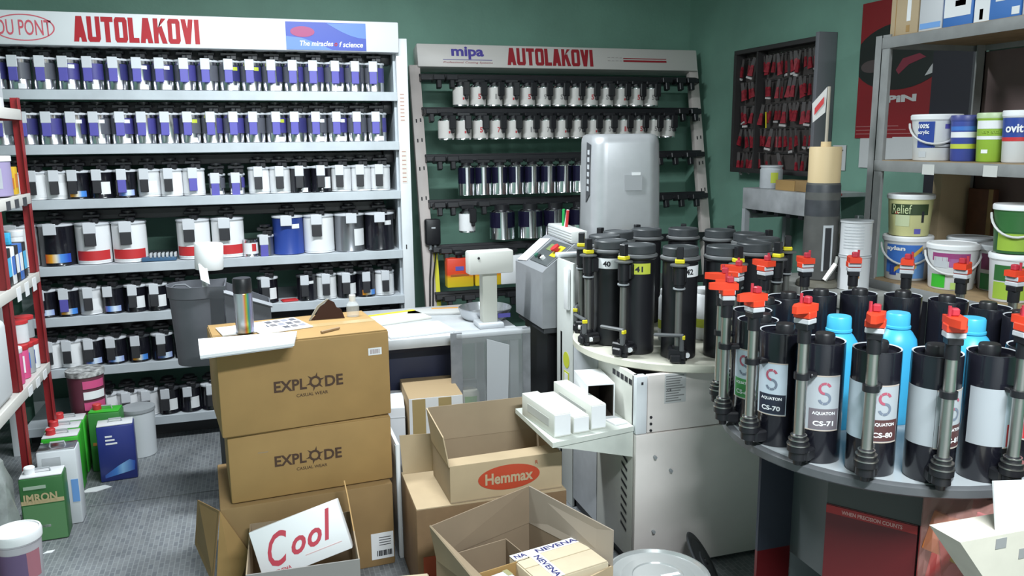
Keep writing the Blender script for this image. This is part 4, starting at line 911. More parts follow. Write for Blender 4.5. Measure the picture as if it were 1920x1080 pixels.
# ------------------------------------------------------------------ round tin and black disc at the machine's foot
t = thing('round_tin', 'large round metal tin with clear lid at the bottom picture edge', 'tin', (1.175, 2.19, 0))
ob('body', MB().lathe([(.155, 0), (.16, .004), (.16, .175), (.165, .182), (.165, .188), (.15, .188), (.0001, .186)], 40), mat('tin_grey', (.48, .50, .51), .25, metal=.7), t)
ob('lid', MB().lathe([(.167, .180), (.169, .186), (.168, .203), (.160, .205), (.154, .196), (.12, .194), (.117, .199), (.085, .199), (.082, .195), (.0001, .195)], 40), mat('lid_clear_grey', (.55, .57, .57), .18, metal=.45), t)
ob('sticker', B(.01, .075, -.012, .004, .1955, .1962), PAPER, t); ob('lid_hole', MB().cyl(.008, .195, .1965, 10, -.012, -.012), BINK, t)
t = thing('black_disc', 'round black plastic disc leaning near the cream machine front', 'disc', (1.455, 2.375, .098))
t.rotation_euler = Vector((.73, -.40, .54)).to_track_quat('Z', 'Y').to_euler()
ob('disc', MB().lathe([(.0001, -.003), (.112, -.004), (.116, 0), (.112, .004), (.04, .004), (.036, .008), (.0001, .008)], 40), DARKG, t)
ob('hub', MB().cyl(.012, .008, .014, 12), BLACK, t); ob('groove', MB().lathe([(.085, .0042), (.09, .0052), (.095, .0042)], 40, cap=False), BLACK, t)
# ------------------------------------------------------------------ plastic bag and cream bag at the turntable's foot
t = thing('plastic_bag', 'crumpled clear plastic bag with red and yellow packets under the turntable', 'plastic bag', (0, 0, 0)); t.matrix_world = PM @ Matrix.Translation((.235, -.016, .40))
random.seed(3); nx, nz = 12, 9; vs = []; fs = []
for j in range(nz+1):
    for i in range(nx+1):
        u = i/nx; v = j/nz; puff = .06*math.sin(PI*min(max(u, .0), 1))*math.sin(PI*min(v*1.0, 1))
        vs.append((.185*u, -puff-.004-random.uniform(0, .02), .34*v+random.uniform(-.008, .008)))
for j in range(nz):
    for i in range(nx): fs.append((j*(nx+1)+i, j*(nx+1)+i+1, (j+1)*(nx+1)+i+1, (j+1)*(nx+1)+i))
nb = len(vs); vs += [(x, -.002, z) for x, y, z in vs[:nb]]; fs += [tuple(nb+q for q in reversed(f)) for f in fs[:]]
ob('film', MB().add(vs, fs).mesh('film', False), mat('bag_film', (.62, .32, .28), .15, alpha=.38), t)
for i, (x, z, w_, h_, m, a) in enumerate([(.005, .02, .12, .16, REDP, .15), (.06, .10, .12, .13, mat('pk_red', (.42, .05, .05), .4), -.15), (.07, .17, .08, .05, mat('pk_yellow', (.55, .42, .04), .4), .25), (.005, .18, .07, .11, mat('pk_orange', (.55, .16, .03), .4), .2), (.11, .23, .07, .08, mat('pk_pink', (.45, .16, .16), .4), .1)]):
    ob('packet', B(0, w_, -.012, 0, 0, h_, .004), m, t, (x, -.012-.006*(i % 3), z), (0, a, 0))
t = thing('cream_carton', 'tall cream carton with white flap at the lower right corner', 'carton', (1.395, 1.26, 0))
CRM = mat('bag_cream', (.66, .62, .53), .7, noise=.04)
ob('body', MB().prism([(.22, 0), (.55, 0), (.55, .735), (.0, .740), (.075, .645), (.19, .50), (.22, .30)], -.085, 0, Matrix.Rotation(PI/2, 4, 'X')), CRM, t)
ob('flap', MB().sheet([(.118, .02, .735), (.55, .02, .735), (.55, .035, .80), (.112, .035, .85)], .004), PAPER, t)
for (x, z) in ((.10, .735), (.17, .70)): ob('grey_mark', B(x, x+.03, -.0012, .0, z-.028, z-.004), mat('mark_grey', (.30, .30, .30), .7), t)
# ------------------------------------------------------------------ hook cabinet on the right wall
kc = thing('hook_cabinet', 'flat dark cabinet of red packets hanging on the right wall', 'cabinet', (0, 0, 0))
FRM = mat('cabinet_dark', (.030, .027, .028), .5); KG = mat('cabinet_grey', (.17, .17, .19), .5)
ob('back', B(2.90, 2.928, 3.70, 4.47, 1.40, 2.095), mat('cabinet_back', (.060, .050, .048), .7, noise=.2), kc)
for (z0, z1) in ((1.385, 1.412), (2.083, 2.108)): ob('rail', B(2.83, 2.928, 3.70, 4.478, z0, z1, .002), FRM, kc)
ob('stile', B(2.83, 2.928, 4.45, 4.478, 1.412, 2.083), FRM, kc)
ob('stile', B(2.835, 2.90, 4.235, 4.25, 1.412, 2.083), FRM, kc)
ob('side_panel', B(2.815, 2.928, 3.672, 3.70, 1.37, 2.125, .002), KG, kc)
hk = MB().rod((2.90, 0, 0), (2.852, 0, .004), .002, 5).mesh('hook')
pkA = MB().sheet([(0, -.017, -.105), (0, .017, -.108), (0, .009, -.045), (0, -.007, -.04)], .008).mesh('red_part')
pkB = MB().sheet([(.001, -.012, -.045), (.001, .012, -.045), (.001, .010, .004), (.001, -.010, .004)], .003).mesh('header_card')
pkC = MB().sheet([(-.0015, -.020, -.125), (-.0015, .020, -.125), (-.0015, .020, -.113), (-.0015, -.020, -.113)], .008).mesh('foot_label')
KRED = mat('packet_red', (.27, .014, .026), .4, noise=.5, nscale=40); KCLR = mat('packet_clear', (.085, .075, .075), .25)
RN = ['top', 'second', 'third', 'fourth', 'bottom']
random.seed(11)
rows = [[4.42, 4.36, 4.30, 4.215, 4.18, 4.145, 4.11, 4.075, 4.04, 4.005, 3.96, 3.92, 3.88, 3.84, 3.80, 3.755], [4.42, 4.385, 4.35, 4.315, 4.18, 4.14, 4.06, 4.02, 3.95, 3.91, 3.87, 3.83, 3.79], [4.42, 4.38, 4.29, 4.20, 4.165, 4.12, 4.075, 4.035, 3.99, 3.95, 3.91, 3.87, 3.82, 3.77],
        [4.41, 4.37, 4.33, 4.29, 4.215, 4.165, 4.10, 4.06, 4.02, 3.98, 3.93, 3.885, 3.80, 3.76], [4.43, 4.38, 4.345, 4.31, 4.275, 4.22, 4.15, 4.03, 3.87, 3.81]]
for r, ys in enumerate(rows):
    z = 2.05-.138*r
    ob('hook_rail', B(2.893, 2.90, 3.71, 4.45, z+.0, z+.012), FRM, kc)
    for i, y in enumerate(ys):
        ob('hook', hk, STEEL, kc, (0, y, z+.004))
        t = thing('hook_packet', 'red packet, %s from left in the %s row of hook cabinet' % (ORD[i], RN[r]), 'packet', (2.860-random.uniform(0, .006), y, z+.002), random.uniform(-.25, .25), 'red packets in the hook cabinet')
        t.rotation_euler = (random.uniform(-.30, .30), 0, random.uniform(-.45, .45)); t.scale = (1, random.uniform(.75, 1.15), random.uniform(.8, 1.08))
        ob('red_part', pkA, KRED, t); ob('header_card', pkB, KCLR, t)
        if random.random() < .22: ob('foot_label', pkC, mat('packet_label', (.45, .42, .42), .5), t)
        if r == 2 and i == 4: ob('yellow_strip', B(-.006, -.003, -.006, .006, -.135, -.04), YEL, t)
# ------------------------------------------------------------------ poster and papers on the right wall
t = thing('poster', 'red poster with a dark oval photo and white lettering on the right wall', 'poster', (0, 0, 0))
ob('sheet', B(2.924, 2.928, 2.995, 3.492, 1.585, 2.235), mat('poster_red', (.22, .012, .016), .4), t)
def ell(cy, cz, ry, rz, x, n=36, y0=2.996, y1=3.491):
    return [(min(max(cy+ry*math.cos(2*PI*i/n), y0), y1), cz+rz*math.sin(2*PI*i/n)) for i in range(n)]
MYZ = Matrix(((0, 0, 1, 0), (1, 0, 0, 0), (0, 1, 0, 0), (0, 0, 0, 1)))
ob('dark_oval', MB().prism(ell(3.23, 1.965, .30, .155, 0), 2.9225, 2.924, MYZ), mat('poster_dark', (.012, .016, .014), .4), t)
ob('grey_shape', MB().prism(ell(3.40, 1.93, .075, .030, 0), 2.9215, 2.9225, MYZ), mat('poster_grey', (.08, .06, .06), .4), t)
ob('pink_shape', MB().prism([(3.24, 1.90), (3.20, 1.95), (3.10, 1.965), (3.06, 1.945), (3.16, 1.92), (3.22, 1.88)], 2.9215, 2.9225, MYZ), mat('poster_pink', (.20, .025, .045), .4), t)
ob('white_shape', MB().prism([(2.999, 1.93), (2.999, 1.875), (3.06, 1.862), (3.03, 1.90)], 2.9212, 2.9225, MYZ), mat('poster_white', (.5, .5, .5), .4), t)
lettering('SPiN', mat('poster_white', (0, 0, 0)), t, (2.9232, 3.226, 1.768), .25, .034, rot=FL, bold=.055)
for i in range(3): ob('small_print', B(2.9228, 2.924, 3.20-.05*i, 3.485, 1.640-.018*i, 1.644-.018*i), mat('poster_print', (.33, .12, .12), .5), t)
t = thing('wall_paper', 'white paper sheets pinned below the red poster', 'paper', (2.926, 3.37, 1.44))
ob('sheet', B(-.003, .0, -.17, .08, 0, .145), mat('pin_paper', (.52, .53, .54), .7), t); ob('sheet', B(-.005, -.003, -.30, -.14, .01, .15), mat('pin_paper', (0, 0, 0)), t)
t = thing('wall_paper', 'small white paper on the wall right of the hook cabinet', 'paper', (2.926, 3.60, 1.42)); ob('sheet', B(-.003, 0, -.05, .05, 0, .13), mat('pin_paper', (0, 0, 0)), t); ob('dark_line', B(-.004, -.003, -.03, .03, .10, .107), DARKG, t)
# ------------------------------------------------------------------ metal bench by the right wall
t = thing('metal_bench', 'worn grey metal bench frame below the hook cabinet', 'bench', (0, 0, 0))
BNM = mat('bench_metal', (.42, .43, .45), .4, noise=.35, nscale=7)
ob('apron', B(2.60, 2.62, 3.36, 3.975, 1.205, 1.32, .003), BNM, t); ob('top', B(2.62, 2.90, 3.36, 3.975, 1.30, 1.32), BNM, t)
ob('end_plate', B(2.62, 2.90, 3.955, 3.975, 1.15, 1.30), BNM, t)
for y in (3.36, 3.945):
    for x in (2.60, 2.87): ob('leg', B(x, x+.03, y, y+.03, 0, 1.205), MGREY, t)
for i in range(5): ob('black_clip', B(2.605, 2.66, 3.45+i*.10, 3.485+i*.10, 1.185, 1.205), BLACK, t)
t = thing('grey_can', 'grey can with yellow green label on the metal bench', 'can', (2.70, 3.86, 1.321))
ob('body', MB().lathe([(.058, 0), (.06, .004), (.06, .10), (.056, .104), (.056, .112), (.060, .114), (.060, .122), (.0001, .124)], 24), LGREY, t); ob('label', MB().patch(.0605, -.04, .0, .03, .085, 6), LIME, t)
t = thing('small_box', 'low brown box beside the grey can on the metal bench', 'box', (2.64, 3.43, 1.321)); ob('body', B(0, .10, 0, .14, 0, .055, .002), DCARD, t); ob('side', B(-.002, 0, .14, .30, 0, .052), CARD, t); ob('body_rear', B(0, .10, .141, .30, 0, .052, .002), DCARD, t)
# ------------------------------------------------------------------ small worktop with cup cylinder, white tins
t = thing('small_worktop', 'grey worktop with legs behind the grey turntable', 'table', (0, 0, 0))
ob('top', B(2.10, 2.37, 2.52, 3.10, .95, .99, .004), mat('worktop_grey', (.34, .34, .32), .5, noise=.2), t)
for x in (2.11, 2.33):
    for y in (2.53, 3.06): ob('leg', B(x, x+.03, y, y+.03, 0, .95), MGREY, t)
t = thing('cup_cylinder', 'tall grey cylinder with beige paper top and slotted front behind the carousels', 'dispenser', (2.20, 2.79, .991))
ob('lower_tube', MB().lathe([(.063, .03), (.068, .034), (.068, .375), (.0655, .42), (.060, .425), (.0001, .425)], 32), mat('tube_grey', (.085, .085, .082), .5, noise=.2, nscale=14), t)
ob('dark_sleeve', MB().lathe([(.0685, .29), (.0688, .31), (.067, .41), (.064, .422)], 32), mat('sleeve_dark', (.045, .048, .056), .45, noise=.3, nscale=20), t)
ob('beige_roll', MB().lathe([(.0625, .40), (.0625, .56), (.060, .565), (.0001, .565)], 32), BEIGE, t)
ob('foot', MB().lathe([(.085, 0), (.088, .004), (.085, .02), (.066, .03), (.0001, .03)], 28), mat('foot_olive', (.16, .15, .12), .5), t)
fa = math.atan2(2.20, 2.79)
sl_ = ob('slot_frame', MB().patch(.069, -.016, -.008, .07, .245, 3).patch(.069, .018, .026, .07, .245, 3).patch(.069, -.016, .026, .245, .255, 5), LGREY, t, rot=(0, 0, -fa+.35)); ob('slot', MB().patch(.0689, -.008, .018, .075, .245, 4), BINK, t, rot=(0, 0, -fa+.35))
ob('lever', MB().rod((-.03, -.075, .035), (.012, -.085, .10), .010, 8).rod((.012, -.085, .10), (.02, -.082, .13), .007, 8), STEEL, t)
ob('stick', MB().cyl(.006, .56, .80, 8, .0, .0), mat('stick_pale', (.40, .36, .30), .6), t); ob('stick_base', MB().cyl(.02, .562, .585, 12), BEIGE, t)
ob('pennant', MB().sheet([(-.046, .040, .735), (-.006, .004, .80), (-.008, .006, .70), (-.042, .036, .66)], .003), mat('pennant_white', (.60, .58, .57), .6), t)
ob('pennant_print', MB().sheet([(-.0392, .0312, .690), (-.0145, .0092, .735), (-.0145, .0092, .762), (-.0392, .0312, .717)], .001), REDP, t)
wt = MB().lathe([(.060, 0), (.062, .003), (.060, .006), (.060, .128), (.063, .131), (.063, .137), (.056, .137), (.054, .132), (.0001, .132)], 26).mesh('tin_body')
for i in range(2):
    t = thing('white_tin', ['white tin with orange square, lower of the two stacked behind turntable', 'white tin with grey lid, upper of the two stacked behind turntable'][i], 'tin', (2.285, 2.685, .991+i*.138), -.75)
    ob('body', wt, mat('tin_pale', (.56, .57, .59), .35), t); ob('lid', MB().lathe([(.062, .132), (.063, .139), (.056, .139), (.0001, .134)], 26), MGREY, t)
    if i: [ob('print_line', MB().patch(.0606, -.045, .035, .03+.012*q, .033+.012*q, 8), LGREY, t) for q in range(8)]
    else: ob('orange_square', MB().patch(.0606, .005, .025, .05, .075, 4), mat('sq_orange', (.40, .16, .04), .5), t)
t = thing('chrome_tube', 'bent shiny metal duct tube behind the stacked white tins', 'duct', (2.36, 2.93, .991))
ob('tube', MB().tube([(0, 0, .02), (0, 0, .15), (-.005, .005, .28), (-.01, .01, .36)], .045, 16), mat('duct_metal', (.50, .51, .53), .25, metal=.9), t); ob('rim', MB().tube([(-.01+.047*math.cos(q), .01+.047*math.sin(q), .36) for q in [2*PI*i/16 for i in range(16)]], .006, 6, True), REDPOST, t); ob('foot', MB().cyl(.05, 0, .03, 16), MGREY, t)

# ------------------------------------------------------------------ grey rack on the right
GX0, GX1, GY0, GY1 = 2.40, 2.88, 1.05, 2.74
gr = thing('grey_rack', 'grey steel angle rack of paint buckets along the right wall', 'shelving unit', (0, 0, 0))
post = MB().box(0, .045, 0, .005, 0, 1.985).box(0, .005, 0, .045, 0, 1.985).mesh('post')
ob('post', post, GREYRACK, gr, (GX0, GY1-.005, 0)); gr_p = [(GX1-.045, GY1-.04), (GX0, GY0), (GX1-.045, GY0)]
ob('post', MB().box(0, .008, -.040, .005, 0, 1.985).box(0, .045, 0, .005, 0, 1.985), GREYRACK, gr, (GX0-.001, GY1, 0))
for (x, y) in gr_p: ob('post', MB().box(0, .045, 0, .006, 0, 1.985).box(.039, .045, 0, .045, 0, 1.985), GREYRACK, gr, (x, y, 0))
for z in (1.975, 1.500, 1.020, .55):
    ob('front_beam', B(GX0-.004, GX0, GY0, GY1, z-.042, z, .001), GREYRACK, gr); ob('end_beam', B(GX0, GX1, GY1-.012, GY1-.006, z-.042, z), GREYRACK, gr)
    ob('shelf_board', B(GX0, GX1, GY0, GY1-.012, z-.02, z+.002), WOOD, gr); ob('back_beam', B(GX1-.006, GX1, GY0, GY1, z-.042, z-.02), GREYRACK, gr)
for (y, z, rz) in ((2.455, 1.475, 0), (2.185, 1.478, 0)):
    q = ob('price_ticket', B(GX0-.0065, GX0-.0045, y-.028, y+.028, z-.022, z+.016), mat('ticket', (.55, .55, .53), .7), gr)
t = thing('mauve_board', 'dark mauve board standing behind the buckets of the grey rack', 'board', (2.885, 2.56, 0))
ob('board', B(0, .018, -.75, .19, .0, 1.93), mat('mauve_board', (.16, .105, .10), .6, noise=.25, nscale=3), t); ob('edge', B(-.003, 0, .165, .19, .0, 1.93), mat('mauve_edge', (.09, .055, .045), .6), t)
t = thing('navy_board', 'tall dark navy board next to the red poster behind the grey rack', 'board', (2.895, 2.87, 0)); ob('board', B(0, .02, -.11, .12, 0, 1.96), mat('navy_board', (.010, .010, .018), .6), t); ob('edge', B(-.002, 0, -.11, -.095, 0, 1.96), DARKG, t)
t = thing('brown_plank', 'reddish brown plank standing behind the purple labelled bucket', 'plank', (2.80, 2.53, 1.0225)); ob('plank', B(0, .03, 0, .12, 0, .36, .003), mat('plank_brown', (.12, .045, .025), .6, noise=.2), t); ob('plank_edge', B(-.002, 0, 0, .02, 0, .36), DCARD, t)
t = thing('carton', 'brown carton at the far end of the grey rack, above the buckets', 'carton', (2.68, 2.672, 1.0225)); carton(t, .15, .045, .44, CARD2, .003)
def box_on(y1, y0, h, m, lb, deco, d=.20, x=2.425):
    t = thing('product_box', lb, 'box', (x, y0, 1.9775), group='boxes on top of the grey rack')
    ob('body', B(0, d, 0, y1-y0, 0, h, .002), m, t)
    for (a, b, z0, z1, mm) in deco: ob('print', B(-.0012, 0, (y1-y0)*(1-b), (y1-y0)*(1-a), z0, z1), mm, t)
    return t
PW = mat('box_white_dim', (.58, .59, .62), .5); PB_ = mat('box_blue', (.045, .17, .50), .45)
box_on(2.735, 2.595, .20, CARD2, 'tan carton with a white strip at the far end of rack top', [(.60, .74, .05, .17, PAPER), (.18, .20, .0, .2, CARD), (.6, .72, .01, .035, CARD)])
box_on(2.588, 2.480, .19, PW, 'white box with yellow and red corner on the rack top', [(.45, 1, .145, .165, LIME), (.45, 1, .125, .145, PINK), (.1, .2, .13, .155, MAGENTA), (.05, .95, .01, .03, LBLUE)])
box_on(2.474, 2.345, .19, PB_, 'blue box with white picture panel on the rack top', [(.03, .93, .035, .125, PAPER), (.4, .75, .07, .09, LGREY)])
t_ = box_on(2.337, 2.155, .20, PB_, 'long blue and white box at the right of rack top', [(.0, .34, .0, .19, PAPER), (.42, .72, .085, .12, PAPER), (.46, .66, .06, .085, PAPER), (.82, .98, .01, .035, PAPER), (.12, .20, .01, .045, DARKG)])
box_on(2.148, 2.05, .20, PW, 'white box cut off by the right picture edge on rack top', [(.1, .9, .1, .12, LBLUE)])
def bucket(lb, x, y, z, r, h, m, group=None, lidm=None, handle=True, face=None, name='paint_bucket'):
    t = thing(name, lb, 'bucket', (x, y, z), face if face is not None else -math.atan2(x, y), group)
    rb = r*.86
    ob('body', MB().lathe([(rb-.003, 0), (rb, .004), (r*.97, h*.86), (r, h*.87), (r, h*.89), (r*.97, h*.90)], 32), m, t)
    ob('lid', MB().lathe([(r*1.0, h*.885), (r*1.03, h*.89), (r*1.04, h*.97), (r*1.0, h), (r*.93, h), (r*.92, h*.985), (.0001, h*.985)], 32), lidm or PAPER, t)
    if handle: ob('handle', MB().tube([(r*1.05*math.cos(R(a)), -abs(r*1.05*math.sin(R(a)))-.002, h*.80-.075*math.sin(R(a))) for a in range(0, 181, 12)], .0042, 6), mat('handle_white', (.60, .60, .60), .5), t)
    t['rb'] = rb
    return t, (lambda z: rb+(r*.97-rb)*z/(h*.86)+.001)
def cone_patch(rad, x0, x1, z0, z1, n=10):
    m = MB(); vs = []; fs = []
    for i in range(n+1):
        for z in (z0, z1):
            rr = rad(z); a = (x0+(x1-x0)*i/n)/rr; vs.append((rr*math.sin(a), -rr*math.cos(a), z))
    fs = [(2*i, 2*i+2, 2*i+3, 2*i+1) for i in range(n)]
    return m.add(vs, fs).mesh('print')
WB = mat('bucket_white', (.64, .65, .66), .35)
t, f = bucket('white bucket with blue label lettered 100% acrylic', 2.505, 2.545, 1.503, .088, .172, WB)
ob('blue_label', cone_patch(f, -.068, -.005, .055, .145), BLUE, t); curved_text('100%', PAPER, t, .086, -.045, .128, .042, .016, bold=.03); curved_text('acrylic', PAPER, t, .085, -.045, .104, .044, .018, bold=.02)
ob('blue_label', cone_patch(f, -.068, .0, .048, .056), BLUE, t); ob('blue_flag', cone_patch(f, .03, .048, .118, .135, 3), PURPLE, t); ob('dark_line', cone_patch(f, -.02, .065, .062, .066), BINK, t); ob('dark_line', cone_patch(f, -.02, .065, .048, .051), BINK, t); ob('oval_mark', cone_patch(f, -.06, -.03, .012, .034, 4), LGREY, t)
t, f = bucket('blue tub with yellow and white bands', 2.50, 2.405, 1.503, .049, .165, mat('tub_blue', (.05, .075, .33), .4), lidm=mat('tub_blue_lid', (.06, .07, .26), .4), handle=False, name='paint_tub')
ob('white_band', cone_patch(f, -.06, .06, .085, .105), PAPER, t); ob('yellow_band', cone_patch(f, -.06, .06, .045, .062), LIME, t); ob('blue_band', cone_patch(f, -.06, .06, .11, .125), MBLUE, t)
GRL = mat('tub_lime', (.30, .48, .05), .45)
t, f = bucket('lime green tub with white bands on second shelf of grey rack', 2.50, 2.29, 1.503, .049, .17, GRL, lidm=mat('tub_pale_green', (.50, .62, .38), .4), handle=False, name='paint_tub')
ob('white_band', cone_patch(f, -.06, .06, .115, .143), PAPER, t); ob('white_band', cone_patch(f, -.06, .06, .078, .09), PAPER, t); curved_text('crystal', GRL, t, .0485, .0, .104, .06, .016, bold=.02); ob('white_oval', cone_patch(f, -.03, -.008, .03, .043, 4), PAPER, t)
t, f = bucket('white and blue tub with red band at right picture edge', 2.50, 2.185, 1.503, .049, .175, WB, handle=False, name='paint_tub')
ob('blue_band', cone_patch(f, -.065, .065, .085, .15), BLUE, t); ob('red_band', cone_patch(f, -.065, .065, .072, .085), REDP, t); curved_text('ovit', PAPER, t, .049, -.012, .115, .055, .028, bold=.03)
t, f = bucket('white and blue bucket with orange stripe, under the yellow one', 2.525, 2.665, 1.023, .092, .178, WB)
ob('blue_label', cone_patch(f, -.085, .06, .03, .145), MBLUE, t); ob('light_blue', cone_patch(f, .0, .075, .01, .11), LBLUE, t); curved_text('aylan', PAPER, t, .089, -.045, .128, .078, .022, bold=.04)
st_ = MB(); vs = []
for i in range(9):
    x = .06-i*.013; z = .143-i*.0115; rr = f(z)+.0006
    for dz in (0, -.018): vs.append((rr*math.sin((x)/rr), -rr*math.cos(x/rr), z+dz))
ob('orange_stripe', st_.add(vs, [(2*i, 2*i+1, 2*i+3, 2*i+2) for i in range(8)]).mesh('stripe'), mat('stripe_orange', (.62, .36, .06), .5), t); ob('blue_drop', cone_patch(f, -.065, -.035, .02, .06, 4), BLUE, t); ob('yellow_patch', cone_patch(f, .025, .04, .05, .075, 3), YEL, t)
t, f = bucket('pale yellow bucket with dark green label on top of the blue bucket', 2.525, 2.665, 1.2015, .086, .165, mat('bucket_yellow', (.60, .58, .28), .4), handle=False)
ob('green_label', cone_patch(f, -.08, .075, .085, .128), mat('bucket_dark_green', (.035, .06, .022), .5), t); curved_text('Relief', mat('bucket_pale_green', (.55, .62, .35), .5), t, .0835, -.032, .108, .075, .036); ob('pale_oval', cone_patch(f, -.055, .0, .04, .085, 6), mat('oval_pale', (.50, .55, .34), .5), t); ob('red_mark', cone_patch(f, -.06, -.042, .088, .098, 3), REDP, t); ob('purple_mark', cone_patch(f, .02, .045, .01, .03, 4), PURPLE, t); ob('barcode', cone_patch(f, .045, .056, .055, .10, 2), BINK, t)
t, f = bucket('white bucket with purple and green label in middle of third shelf', 2.525, 2.435, 1.023, .090, .172, WB)
ob('purple_label', cone_patch(f, -.075, .065, .110, .140), MAGENTA, t); ob('pink_label', cone_patch(f, -.01, .055, .088, .12), mat('label_violet', (.36, .12, .30), .5), t); ob('green_label', cone_patch(f, -.075, -.02, .008, .058), GREEN, t); ob('green_label', cone_patch(f, .0, .06, .004, .030), mat('label_lime', (.40, .55, .15), .5), t); ob('silver_patch', cone_patch(f, -.068, -.015, .085, .125), LGREY, t); ob('barcode', cone_patch(f, .048, .058, .055, .09, 2), BINK, t)
t, f = bucket('bucket with grey lid standing behind the purple and green one', 2.70, 2.52, 1.023, .086, .178, WB, lidm=LGREY, handle=False)
ob('label', cone_patch(f, -.06, .06, .05, .13), MAGENTA, t)
t, f = bucket('grey lidded bucket with dark purple and green print at the right', 2.66, 2.34, 1.023, .085, .172, mat('bucket_pale_grey', (.45, .45, .45), .4), lidm=LGREY, handle=False)
ob('purple_label', cone_patch(f, -.075, .07, .08, .14), mat('label_plum', (.16, .035, .09), .5), t); ob('green_label', cone_patch(f, -.075, .02, .005, .065), mat('label_dark_green', (.03, .16, .05), .5), t)
for i in range(2):
    t, f = bucket(['green and white bucket at right picture edge, lower one', 'dark green bucket at right picture edge, upper one'][i], 2.52, 2.17, 1.023+i*.17, .075, .168, WB if i == 0 else DGREEN, handle=(i == 1))
    ob('green_label', cone_patch(f, -.06, .06, .075, .13), DGREEN, t); ob('lime_label', cone_patch(f, -.06, .06, .01, .07), mat('label_lime2', (.30, .45, .05), .5), t)

# ------------------------------------------------------------------ red rack at the left edge
AX = -.97
rr_ = thing('red_rack', 'red steel rack with white label strips at the left picture edge', 'shelving unit', (0, 0, 0))
rp = MB().box(-.035, 0, -.002, .002, 0, 1.80).box(-.004, 0, -.018, .018, 0, 1.80).mesh('post')
for y, x in ((3.72, AX), (4.20, AX), (3.72, AX-.42), (4.20, AX-.42), (2.95, AX), (2.95, AX-.42)): ob('post', rp, REDPOST, rr_, (x, y, 0))
STRIP = mat('label_strip', (.66, .64, .60), .6)
RZ = [1.745, 1.375, 1.015, .585]
for z in RZ:
    ob('shelf', B(AX-.42, AX-.006, 2.95, 4.20, z-.02, z), mat('rack_shelf_white', (.60, .58, .55), .5), rr_)
    ob('label_strip', B(AX-.006, AX+.003, 2.95, 4.20, z-.042, z+.004, .001), STRIP, rr_)
    for k in range(3 if z < 1.7 else 0): ob('tag', B(AX+.003, AX+.005, 3.80+k*.13, 3.86+k*.13, z-.046-(.02 if z == 1.015 else 0), z-.008), PAPER if z < 1.2 else DARKG, rr_)
    ob('end_beam', B(AX-.42, AX, 4.19, 4.20, z-.045, z), REDPOST, rr_)
def jar(lb, x, y, z, r, h, m, lidm, band=None, cat='jar', nm_='paint_jar', tall=0):
    t = thing(nm_, lb, cat, (x, y, z+.001), -.35)
    ob('body', MB().lathe([(r-.004, 0), (r, .004), (r, h*.86), (r*.96, h*.88), (.0001, h*.88)], 22), m, t)
    ob('lid', MB().lathe([(r*1.03, h*.86), (r*1.05, h*.87), (r*1.05, h*.99), (r, h), (.0001, h)], 22), lidm, t)
    if band is not None: ob('label', MB().patch(r+.0006, -r*1.2, r*1.2, h*.2, h*.7, 10), band, t)
    return t
def pack(lb, x, y, z, w_, d_, h_, m, m2, cat='box'):
    t = thing('product_pack', lb, cat, (x, y, z+.001)); ob('body', B(-w_/2, w_/2, -d_/2, d_/2, 0, h_, .002), m, t); ob('print', B(w_/2, w_/2+.001, -d_/2+.006, d_/2-.006, h_*.25, h_*.75), m2, t); ob('print', B(-w_/2+.004, w_/2-.004, -d_/2-.001, -d_/2, h_*.2, h_*.6), m2, t)
    return t
LIL = mat('pack_lilac', (.32, .27, .45), .5)
pack('plain white box standing on top of the red rack', -1.06, 4.05, 1.749, .10, .14, .19, PAPER, LGREY)
jar('white lidded bucket with violet contents on upper shelf of red rack', -1.065, 3.98, 1.379, .085, .17, LIL, PAPER, mat('band_grey', (.40, .42, .46), .4), 'bucket', 'paint_bucket')
pack('yellow pack beside the white lidded bucket on red rack', -1.02, 4.115, 1.379, .05, .05, .12, mat('pack_yellow', (.68, .42, .02), .5), mat('pack_orange', (.6, .2, .03), .5))
t = pack('red and purple tub on top of the white lidded bucket', -1.07, 3.97, 1.549, .08, .10, .06, REDP, PURPLE, 'tub')
for i, (y, m, m2) in enumerate([(3.80, BLACK, CYAN), (3.86, PAPER, MBLUE), (3.92, BLACK, PAPER), (3.98, MBLUE, PAPER), (4.04, BLACK, CYAN)]):
    pack('narrow carton, %s from front in the blue and white row on red rack' % ORD[i], -1.035, y, 1.019, .11, .055, .155, m, m2)
jar('white bottle with pink label by the far post of red rack', -1.035, 4.135, 1.019, .035, .20, TINW, PAPER, PINK, 'bottle', 'paint_bottle')
pack('yellow cap lying on the narrow cartons', -1.03, 3.88, 1.175, .03, .03, .035, YEL, YEL, 'cap'); pack('light blue cap lying on the narrow cartons', -1.02, 3.95, 1.175, .03, .03, .05, CYAN, CYAN, 'cap')
for i, (y, z, m, l_, b) in enumerate([(3.85, 0, PINK, PAPER, MAGENTA), (3.95, 0, PINK, REDP, PAPER), (4.04, 0, MGREY, REDP, MBLUE), (4.125, 0, TINW, REDP, BLUE)]):
    jar(['pink jar with white lid', 'pink jar with red lid', 'grey jar with red lid', 'white jar with red lid'][i]+' on the lowest shelf of red rack', -1.03, y, RZ[3], .042, .16-.01*i, m, l_, b)
for i, (y, m) in enumerate([(3.99, TINW), (4.085, MGREY)]): jar(['upper jar with red rim stacked on the pink jar', 'upper grey jar with red rim stacked near far post'][i], -1.03, y, RZ[3]+.151, .042, .10, m, REDP, None)
t = thing('white_bag', 'tall white bag standing on the near end of the red rack', 'bag', (-1.02, 3.50, RZ[3]+.001)); ob('bag', MB().bbox(-.10, .04, -.22, .16, 0, .33, .03, 3), mat('bag_white', (.66, .68, .70), .6), t); ob('fold', B(-.08, .02, -.18, .12, .32, .355, .01), PAPER, t)

